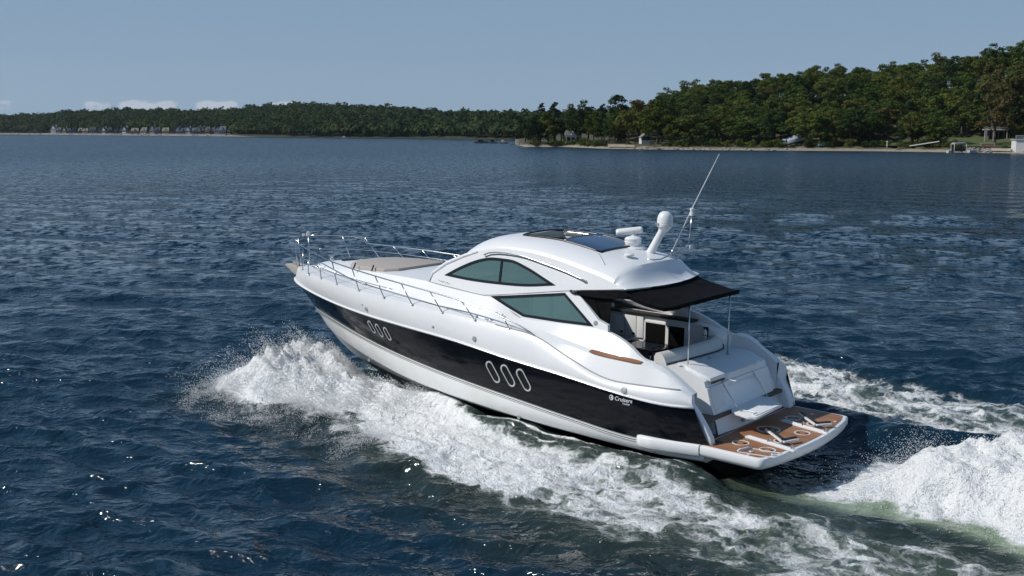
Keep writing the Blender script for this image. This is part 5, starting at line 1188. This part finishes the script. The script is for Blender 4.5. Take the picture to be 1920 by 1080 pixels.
for px, s, kk, mm, ty, wf, lb in spec:
    p = land_pt(px, s); p.z -= .2; top = CAM_H + (HZ - ty) / F_PX * p.y; hgt = top - p.z; base = {'round': 15.2, 'tall': 17.0, 'open': 15.2, 'pine': 17.6}[kk]
    z_ = hgt / base; plant(kk, mm, p, z_ * wf * .95 if wf else z_, lb, None, 1 / (wf * .95))
# shrubs along the beach
for i in range(84):
    px = rt.uniform(1050, 1915) if i % 4 else rt.uniform(988, 1130)
    if 1130 < px < 1190 and rt.random() < .8: continue
    if 1800 < px < 1880: continue
    s = rt.uniform(5.5, 10) + (2 if px > 1500 else 0) if px > 1130 else rt.uniform(1.5, 7); p = land_pt(px, s); p.z -= .2
    plant('bush', rt.choice((LEAF, LEAFY, LEAFD, LEAF)), p, rt.uniform(.45, 1.15), 'low green shrub growing behind the narrow beach', 'shrubs along the beach', 1.0, 'shrub')

# far woods on the left hills: one mass
def forest():
    g = np.random.default_rng(5); Q, n_ = [], 0; Cn = []; Rd = []
    for px in np.arange(-330, 1160, 1.0):
        for t in range(5 if px < 1000 else 3):
            jx = px + g.uniform(-4, 4); D = left_depth(jx); u1 = g.random(); s = 24 + (D + 60 - 24) * u1 ** 1.1
            if 85 < jx < 436 and s < 62: continue
            p = lland(jx, s); h_ = g.uniform(8, 14) * (1 + .22 * math.sin(jx * .11) * math.sin(jx * .037 + s * .02)); Cn.append((p.x, p.y, p.z, h_))
    for px in np.arange(-330, 1160, 1.3):     # front row closing the wood's edge
        jx = px + g.uniform(-2, 2); s = g.uniform(18, 34) if jx < 85 else g.uniform(60, 75) if jx < 436 else g.uniform(3, 22) if jx > 535 and not 820 < jx < 872 else g.uniform(14, 30); p = lland(jx, s); Cn.append((p.x, p.y, p.z, g.uniform(7, 12)))
    Cn = np.array(Cn); k = len(Cn); per = 34
    d = g.normal(size=(k, per, 3)); d /= np.linalg.norm(d, axis=2)[..., None]; d[..., 2] = np.abs(d[..., 2]) * np.where(g.random((k, per)) < .8, 1, -.6)
    w_ = g.uniform(2.8, 6.0, (k, 1)); hh = Cn[:, 3:4]; lump = 1 + .22 * np.sin(d[..., 0] * 5 + g.uniform(0, 6, (k, 1))) * np.cos(d[..., 1] * 5)
    P = np.stack([Cn[:, 0:1] + d[..., 0] * w_ * lump, Cn[:, 1:2] + d[..., 1] * w_ * lump, Cn[:, 2:3] + hh * .55 + d[..., 2] * hh * .45 * lump], -1).reshape(-1, 3)
    Nn = d.reshape(-1, 3) + g.normal(0, .4, (k * per, 3)); Nn /= np.linalg.norm(Nn, axis=1)[:, None]; a = np.cross(Nn, g.normal(size=Nn.shape)); a /= np.linalg.norm(a, axis=1)[:, None]; b_ = np.cross(Nn, a); s = g.uniform(.8, 2.0, (k * per, 1))
    Qd = np.stack([P - a * s, P - b_ * s * .8, P + a * s, P + b_ * s * .8], 1).reshape(-1, 3); return Qd, np.arange(4 * k * per).reshape(-1, 4)
Qd, Fd = forest()
o = fast('far_wood', Qd, Fd, LEAFF); tag(o, 'dark green wood covering the low hills across the lake', 'wood', kind='stuff')

# ------------------------------------------------------------------ houses on the far shore
WALLS = [mat('wall_grey', (.27, .28, .30), .8), mat('wall_cream', (.42, .38, .32), .8), mat('wall_white', (.60, .60, .60), .7), mat('wall_tan', (.33, .27, .22), .8), mat('wall_slate', (.13, .14, .17), .8)]
ROOFS = [mat('roof_grey', (.13, .13, .14), .9), mat('roof_brown', (.12, .09, .07), .9), mat('roof_dark', (.06, .06, .07), .9), mat('roof_olive', (.20, .20, .15), .9)]
WGL = mat('house_window', (.02, .025, .03), .1)
TRIM = mat('white_trim', (.46, .46, .45), .6)
def house(name, label, p, w, d, h, rh, wm, rm, gable, group, rz, cat='house'):
    e = empty(name, p, rz); tag(e, label, cat, group)
    MB().box(-w / 2, w / 2, -d / 2, d / 2, -2, h).build('wall', wm, e)
    r = MB(); o_ = .35
    if gable:  # gable faces the lake (-y)
        r.add([(-w / 2 - o_, y, h - .15) for y in (-d / 2 - o_, d / 2 + o_)] + [(0, y, h + rh) for y in (-d / 2 - o_, d / 2 + o_)] + [(w / 2 + o_, y, h - .15) for y in (-d / 2 - o_, d / 2 + o_)], [(0, 2, 3, 1), (2, 4, 5, 3), (0, 1, 5, 4)])
        g = MB(); g.prism([(-w / 2, h), (w / 2, h), (0, h + rh - .1)], lambda x, z: (x, -d / 2, z), lambda x, z: (x, d / 2, z)); g.build('gable', wm, e)
    else:
        r.add([(x, -d / 2 - o_, h - .15) for x in (-w / 2 - o_, w / 2 + o_)] + [(x * .9, 0, h + rh) for x in (-w / 2, w / 2)] + [(x, d / 2 + o_, h - .15) for x in (-w / 2 - o_, w / 2 + o_)], [(0, 1, 3, 2), (2, 3, 5, 4), (0, 2, 4), (1, 5, 3)])
        g = MB(); g.prism([(-w * .2, h - .2), (w * .2, h - .2), (0, h + rh * .75)], lambda x, z: (x, -d / 2 - .3, z), lambda x, z: (x, 0, z)); g.build('dormer', wm, e)
    rf_ = r.build('roof', rm, e); MB().box(w * .25, w * .25 + .7, .5, 1.2, h + rh * .3, h + rh + .6).build('chimney', wm, rf_)
    for k in range(3):
        x = (-.32 + .32 * k) * w
        for z in ((1.0, 3.6) if h > 4.5 else (1.0,)): MB().box(x - .7, x + .7, -d / 2 - .04, -d / 2 + .02, z, z + 1.5).build('window', WGL, e)
    return e
rh_ = random.Random(9)
# px, width px, wall, roof, gable?, label
HS = [(70, 9, 4, 2, 0, 'low dark house, leftmost of the far row, partly hidden by trees'),
 (103, 10, 2, 0, 1, 'tall pale house with two roofs at the left end of the far row'), (112, 8, 0, 0, 0, 'grey house touching the tall pale house at the left end'),
 (123, 7, 1, 2, 1, 'small cream gable house right of the tall pale house'), (130, 7, 0, 2, 0, 'dark-roofed grey house right of the small cream gable house'), (140, 7, 4, 0, 1, 'small slate house in a gap between trees'),
 (152, 7, 4, 3, 0, 'narrow slate house with an olive roof'), (162, 10, 3, 3, 0, 'house with a broad olive roof slope'), (175, 11, 0, 2, 0, 'low grey house with a white front below a dark roof'),
 (187, 7, 4, 1, 1, 'small dark house before the white gable'), (197, 7, 2, 0, 1, 'small house with a bright white gable'), (207, 7, 4, 2, 0, 'dark house just right of the bright white gable'), (218, 8, 4, 1, 1, 'slate gable house in the dark middle stretch'),
 (228, 7, 0, 2, 1, 'grey gable house left of the pale one'), (236, 8, 2, 1, 1, 'pale gable house left of the big tan-roofed one'), (254, 13, 3, 3, 0, 'big house with a tan roof and dormer'),
 (272, 11, 1, 3, 0, 'cream house with a tan roof right of the big one'), (288, 9, 0, 1, 1, 'grey-brown gable house in the middle of the row'), (297, 9, 4, 2, 0, 'dark roofed house behind the grey-brown gable'),
 (312, 13, 1, 3, 0, 'wide cream house with sloping tan roof and pale base'), (328, 8, 4, 1, 1, 'small brown house right of the wide cream one'), (334, 7, 2, 3, 1, 'narrow pale gable house with a brown roof'),
 (345, 9, 4, 2, 0, 'dark slate house right of the narrow pale gable'), (354, 10, 2, 0, 1, 'white fronted house with grey roof right of the dark slate one'), (366, 9, 0, 0, 0, 'low house with a blue-grey roof before the cream gable'), (374, 8, 1, 3, 1, 'cream gable house between two grey roofs'),
 (381, 8, 0, 3, 1, 'grey house with a small pale dormer'), (391, 8, 3, 1, 0, 'tan house behind shrubs'), (399, 11, 4, 2, 0, 'long dark roof left of the white A-shaped gable'), (409, 11, 2, 0, 1, 'bright white house with a steep A-shaped gable'),
 (419, 12, 0, 0, 0, 'wide grey-blue roof right of the white A-shaped gable'), (431, 6, 1, 1, 1, 'rightmost small house of the far row beside the trees')]
for i, (px, wpx, wm, rm, gb, lb) in enumerate(HS):
    p = lland(px, 20 + (i % 3) * 9); m_px = p.y / F_PX; w = wpx * m_px * rh_.uniform(.95, 1.1); h = rh_.uniform(2.9, 4.4); 
    if px == 103: h = 5.8
    if px == 409: h = 3.2
    house('lake_house', lb, p, w, 8, h, rh_.uniform(2.4, 3.6) + (1.4 if gb else .4), WALLS[wm], ROOFS[rm], gb, 'row of houses on the far shore', rh_.uniform(-.2, .2))
for px, py in ((191, 233), (205, 233.5)):
    p = world_at(px, py, 1750); e = house('hill_house', ('white' if px < 200 else 'small pale') + ' house showing above the trees behind the far row, ' + ('left' if px < 200 else 'right') + ' of the pair', Vector((p.x, p.y, p.z - 3)), 6.5, 6, 3.2, 1.6, WALLS[2], ROOFS[0], 0, None, 0)
# stones along the far revetment: rocks one by one
def rock_mesh(seed):
    g = random.Random(seed); bm = bmesh.new(); bmesh.ops.create_icosphere(bm, subdivisions=2, radius=1)
    for v in bm.verts: v.co *= g.uniform(.78, 1.15); v.co.z *= .62
    me = bpy.data.meshes.new('rock'); bm.to_mesh(me); bm.free(); return me
ROCKM = [mat('rock_pale', (.36, .34, .31), .9, noise=(.8, (.20, .19, .18), .4, .6)), mat('rock_dark', (.14, .13, .12), .9, noise=(.8, (.22, .20, .18), .4, .6))]
RK = []
for i in range(5):
    for m_ in ROCKM: me = rock_mesh(i); me.materials.append(m_); RK.append(me)
def rock(p, r, label, group):
    o_ = bpy.data.objects.new('rock', rt.choice(RK)); col.objects.link(o_); o_.location = p; o_.scale = (r * rt.uniform(.8, 1.3), r, r * rt.uniform(.7, 1.1)); o_.rotation_euler = (rt.uniform(-.3, .3), rt.uniform(-.3, .3), rt.uniform(0, 6.28)); tag(o_, label, 'rock', group)
for i in range(90):
    px = rt.uniform(1792, 1858); s = rt.uniform(.8, 8.5); p = land_pt(px, s); rock(p + Vector((0, 0, .15)), rt.uniform(.3, .62), 'grey boulder in the stone slope below the lawn', 'boulders below the lawn')
for i in range(46):
    px = rt.choice((rt.uniform(1170, 1250), rt.uniform(1230, 1480))); s = rt.uniform(.2, 2.5); p = land_pt(px, s); rock(p + Vector((0, 0, .1)), rt.uniform(.25, .6), 'boulder at the water edge of the sandy beach', 'boulders along the sandy beach')
for i in range(70):
    px = rt.uniform(20, 432); p = lland(px, rt.uniform(.5, 9)); rock(p + Vector((0, 0, .1)), rt.uniform(.6, 1.5), 'pale boulder in the stone bank below the far houses', 'boulders in the far stone bank')
# lawn below the house with the deck
LAWN = mat('lawn', (.055, .085, .022), .95, noise=(.5, (.08, .095, .03), .35, .65))
def patch(name, x0, x1, s0, s1, m, off=.25, n1=10, n2=6):
    rows = [[land_pt(lerp(x0, x1, i / n1), lerp(s0, s1, j / n2)) + Vector((0, 0, off)) for j in range(n2 + 1)] for i in range(n1 + 1)]
    return MB().grid(rows).build(name, m, None, True)
tag(patch('lawn', 1745, 1925, 8.5, 36, LAWN, .7), kind='structure'); tag(patch('grass_bank', 1640, 1712, 8, 26, LAWN, .7), kind='structure')
tag(patch('sandy_slope', 1140, 1190, 1.5, 11, mat('sand_slope', (.36, .30, .23), .95, noise=(.6, (.24, .19, .13), .4, .6)), .35), kind='structure')
tag(patch('stone_ramp', 1858, 1895, 1.2, 9, mat('ramp_gravel', (.34, .29, .24), .95), .35), kind='structure')
# house with a white deck
p = land_pt(1872, 33); e = empty('deck_house', p, -.25); tag(e, 'dark glass-fronted house with a raised white deck under the trees on the right', 'house')
SL = p.y / F_PX
MB().box(-3.5, 5.0, 1.0, 8, -1, 8.2).build('wall', mat('house_dark', (.10, .095, .09), .8), e)
MB().add([(-4.2, .4, 8.1), (5.6, .4, 8.1), (5.6, 5, 10.0), (-4.2, 5, 10.0), (-4.2, 9, 8.1), (5.6, 9, 8.1)], [(0, 1, 2, 3), (3, 2, 5, 4)]).build('roof', ROOFS[2], e)
for k in range(5):
    for z in (.4, 4.6): MB().box(-3.1 + 1.6 * k, -1.9 + 1.6 * k, .93, 1.02, z, z + 2.6).build('window', WGL, e); 
for k in range(6): MB().box(-3.35 + 1.6 * k, -3.2 + 1.6 * k, .90, 1.03, .2, 7.6).build('window_post', WALLS[0], e)
dk_ = MB().box(-5.2, 2.2, -2.2, 1.0, 3.55, 3.85).build('balcony', TRIM, e)
MB().box(-5.2, 2.2, -2.24, -2.16, 4.75, 4.85).build('balcony_rail', TRIM, dk_)
b = MB()
for k in range(26): b.box(-5.15 + .29 * k, -5.08 + .29 * k, -2.22, -2.17, 3.8, 4.75)
bl_ = b.build('balusters', TRIM, dk_)
for x in (-4.8, -2.2, 1.9): MB().box(x - .1, x + .1, -2.1, -1.9, -.5, 3.6).build('deck_post', TRIM, e)
# white boathouse at the right edge
p = land_pt(1924, 6.0); e = empty('boathouse', p, -.2); tag(e, 'white boathouse with a roof terrace at the right edge of the photo', 'boathouse')
MB().box(-3.4, 4, -2, 4, -1, 3.0).build('wall', mat('white_board', (.66, .66, .64), .6), e); MB().box(-3.7, 4.3, -2.3, 4.3, 3.0, 3.2).build('terrace', TRIM, e)
for k in range(4): MB().box(-3.65 + 2.2 * k, -3.5 + 2.2 * k, -2.25, -2.1, 3.2, 4.35).build('terrace_post', TRIM, e)
MB().box(-3.65, 4.2, -2.27, -2.08, 4.28, 4.4).build('terrace_rail', TRIM, e)
for k in range(3): MB().box(-3.4 + 2.2 * k, -1.6 + 2.2 * k, -2.2, -2.17, 3.3, 4.2).build('terrace_screen', WALLS[4], e)
# pale covered boat behind the trees
TARP = mat('tarp_white', (.66, .68, .72), .6)
p = land_pt(1483, 15); e = empty('covered_boat', p + Vector((0, 0, .2)), .25); tag(e, 'boat under a white cover laid up under the trees behind the beach', 'covered boat')
rows = []
for i in range(12):
    x = -3.6 + 7.2 * i / 11; wv = 1.25 * math.sin(math.pi * (i + .8) / 12.8) ** .5; hh = 2.0 + 1.1 * i / 11 + .25 * math.sin(i * 2.1); rows.append([Vector((x, wv * math.cos(t) * 1.1, .3 + i * .12 + hh * .8 * max(0, math.sin(t)) ** .6)) for t in np.linspace(-.15, math.pi + .15, 9)])
MB().grid(rows).build('cover', TARP, e, 40)
for x in (-2.2, 2.0): MB().box(x - .1, x + .1, -.9, .9, -.5, .8).build('cradle', GREYP, e)
# white cottage and boathouse roof among the trees on the point
p = land_pt(1073, 15); house('cottage', 'small white cottage between the trees near the tip of the point', p, 6, 5, 3.4, 2.0, WALLS[2], ROOFS[0], 0, None, .1)
p = land_pt(1208, 17); house('garden_shed', 'small white shed with a pale roof above the sandy slope', p + Vector((0, 0, .6)), 3.2, 3, 2.2, 1.4, WALLS[2], ROOFS[3], 1, None, .2)
# docks and moored boats by the point
WOODG = mat('dock_wood', (.10, .085, .07), .9)
def dock(px0, px1, py, Yd, label, h=.7, name='dock'):
    a, c = world_at(px0, py, Yd), world_at(px1, py, Yd); e = empty(name, (a.x, Yd, 0)); tag(e, label, 'dock'); L = c.x - a.x
    MB().box(0, L, -.9, .9, h, h + .18).build('deck_boards', WOODG, e)
    for k in range(max(2, int(L / 3))): x = .3 + (L - .6) * k / (max(2, int(L / 3)) - 1); MB().tube([(x, -.8, -1), (x, -.8, h + .8)], .12, 6).build('piling', WOODG, e, True)
    return e
gy = ground_at(960, 274.0).y
dock(957, 1082, 274, gy, 'long low dark dock running along the point'); dock(893, 940, 265, ground_at(920, 267).y, 'short dock with two small moored boats beyond the point'); dock(880, 950, 261, ground_at(900, 263.4).y, 'thin far dock reaching out left of the point', .5)
def small_boat(px, py, L, label, cab, m, rz=0.0):
    g = ground_at(px, py); e = empty('small_boat', g, rz); tag(e, label, 'boat')
    rows = []
    for i in range(10):
        x = -L / 2 + L * i / 9; wv = 1.1 * (1 - max(0, (i - 4) / 5) ** 2.2) + .03; rows.append([Vector((x, -wv, .75 + .02 * i)), Vector((x, -wv * .85, .0)), Vector((x, 0, -.3)), Vector((x, wv * .85, .0)), Vector((x, wv, .75 + .02 * i)), Vector((x, 0, .72))])
    b = MB().grid(rows, closed=True); b.F.append(tuple(range(6))); b.build('boat_hull', m, e, 40)
    if cab: MB().prism([(-L * .25, .7), (-L * .22, 1.9), (L * .05, 1.9), (L * .18, .8)], lambda x, z: (x, -.8, z), lambda x, z: (x, .8, z)).build('cabin', DARK if cab == 1 else TRIM, e, None, .05)
    return e
small_boat(646, 259.6, 6.0, 'tiny white motorboat lying off the far wooded shore', 2, TRIM); small_boat(903, 268.5, 7.5, 'dark pontoon boat with a canopy moored beyond the point', 1, WALLS[4]); small_boat(924, 268.8, 5, 'small grey boat moored between the pontoon boat and the dark dock', 1, WALLS[0]); small_boat(944, 269.5, 4.5, 'small pale boat moored nearest the tip of the point', 2, WALLS[1])
# boat lift with a dark hull, dinghies and garden things on the right beach
g = ground_at(1797, 287.0); e = empty('boat_lift', g, 0); tag(e, 'dark covered boat hanging in a lift at the foot of the boulder slope', 'boat lift')
MB().prism([(-1.6, .6), (-1.8, 1.6), (1.9, 1.9), (2.2, 1.6), (1.6, .6)], lambda x, z: (x, -1.1, z), lambda x, z: (x, 1.1, z)).build('lifted_boat', RUBB, e, None, .08)
MB().prism([(-1.9, 2.6), (-1.6, 3.1), (1.6, 3.2), (1.9, 2.7)], lambda x, z: (x, -1.3, z), lambda x, z: (x, 1.3, z)).build('lift_canopy', WALLS[0], e, None, .05)
for x in (-1.8, 1.8):
    for y in (-1.3, 1.3): MB().tube([(x, y, -1), (x, y, 2.8)], .08, 6).build('lift_post', TRIM, e, True)
small_boat(1826, 286.2, 3.4, 'small white dinghy on the boulders right of the boat lift', 0, TRIM); small_boat(1783, 286.6, 2.2, 'tiny white rowing boat left of the boat lift', 0, TRIM)
g = land_pt(1541, 9); e = small_boat(1541, 280, 3.0, 'upturned pale blue canoe under the trees behind the beach', 0, mat('canoe_blue', (.25, .38, .42), .5)); e.location = g + Vector((0, 0, .4))
p = land_pt(1851, 12.5); e = empty('retaining_wall', p, -.2); tag(e, 'low pale timber planter wall on the lawn above the boulders', 'planter')
MB().box(-2.0, 2.0, -.4, -.2, .2, 1.4).build('planter_back', mat('planter_red', (.24, .12, .09), .9), e)
for z in (.35, 1.45): MB().box(-2.1, 2.1, -.5, -.35, z, z + .16).build('planter_rail', TRIM, e)
for x in (-2.0, 2.0): MB().box(x - .08, x + .08, -.5, -.35, .2, 1.5).build('planter_post', TRIM, e)
b = [(land_pt(x, 4.6) + Vector((0, 0, z))) for x, z in ((1706, .9), (1760, 2.4))]
e = MB().prism([(0, 0), (1, 0), (1, 1), (0, 1)], lambda x, z: b[0].lerp(b[1], x) + Vector((0, 0, .25 * z)), lambda x, z: b[0].lerp(b[1], x) + Vector((0, .6, .25 * z))).build('beach_ramp', TRIM, None); tag(e, 'long pale plank ramp rising from the beach towards the lawn', 'ramp')
p = land_pt(1663, 6.5); e = MB().tube([(0, 0, -.3), (0, 0, 2.2)], [.28, .12], 8).lathe([(.3, 0), (.34, .2), (.2, .5), (0, .6)], (0, 0, 1.8), 10).build('garden_statue', TRIM, None, True); e.location = p; tag(e, 'small white upright figure on the beach below the grass bank', 'statue')
p = land_pt(1691, 6.0); e = MB().box(-1.3, 1.3, -.4, .4, .35, .55).build('wooden_bench', mat('bench_red', (.30, .12, .09), .8), None); e.location = p; tag(e, 'low reddish bench on the beach right of the white figure', 'bench')

# ================================================================== air
hb_ = MB().box(-7600, 7600, -7600, 7600, -3.0, 420.0)
hz_o = mk('haze', hb_.V, hb_.F); hm = bpy.data.materials.new('air'); hm.use_nodes = True; nt = hm.node_tree; nt.nodes.clear()
pv = N(nt, 'ShaderNodeVolumePrincipled'); pv.inputs['Color'].default_value = (.80, .90, .98, 1); pv.inputs['Density'].default_value = 0.00003; pv.inputs['Anisotropy'].default_value = 0.2
ho = N(nt, 'ShaderNodeOutputMaterial'); nt.links.new(pv.outputs[0], ho.inputs['Volume']); hz_o.data.materials.append(hm); tag(hz_o, kind='stuff')
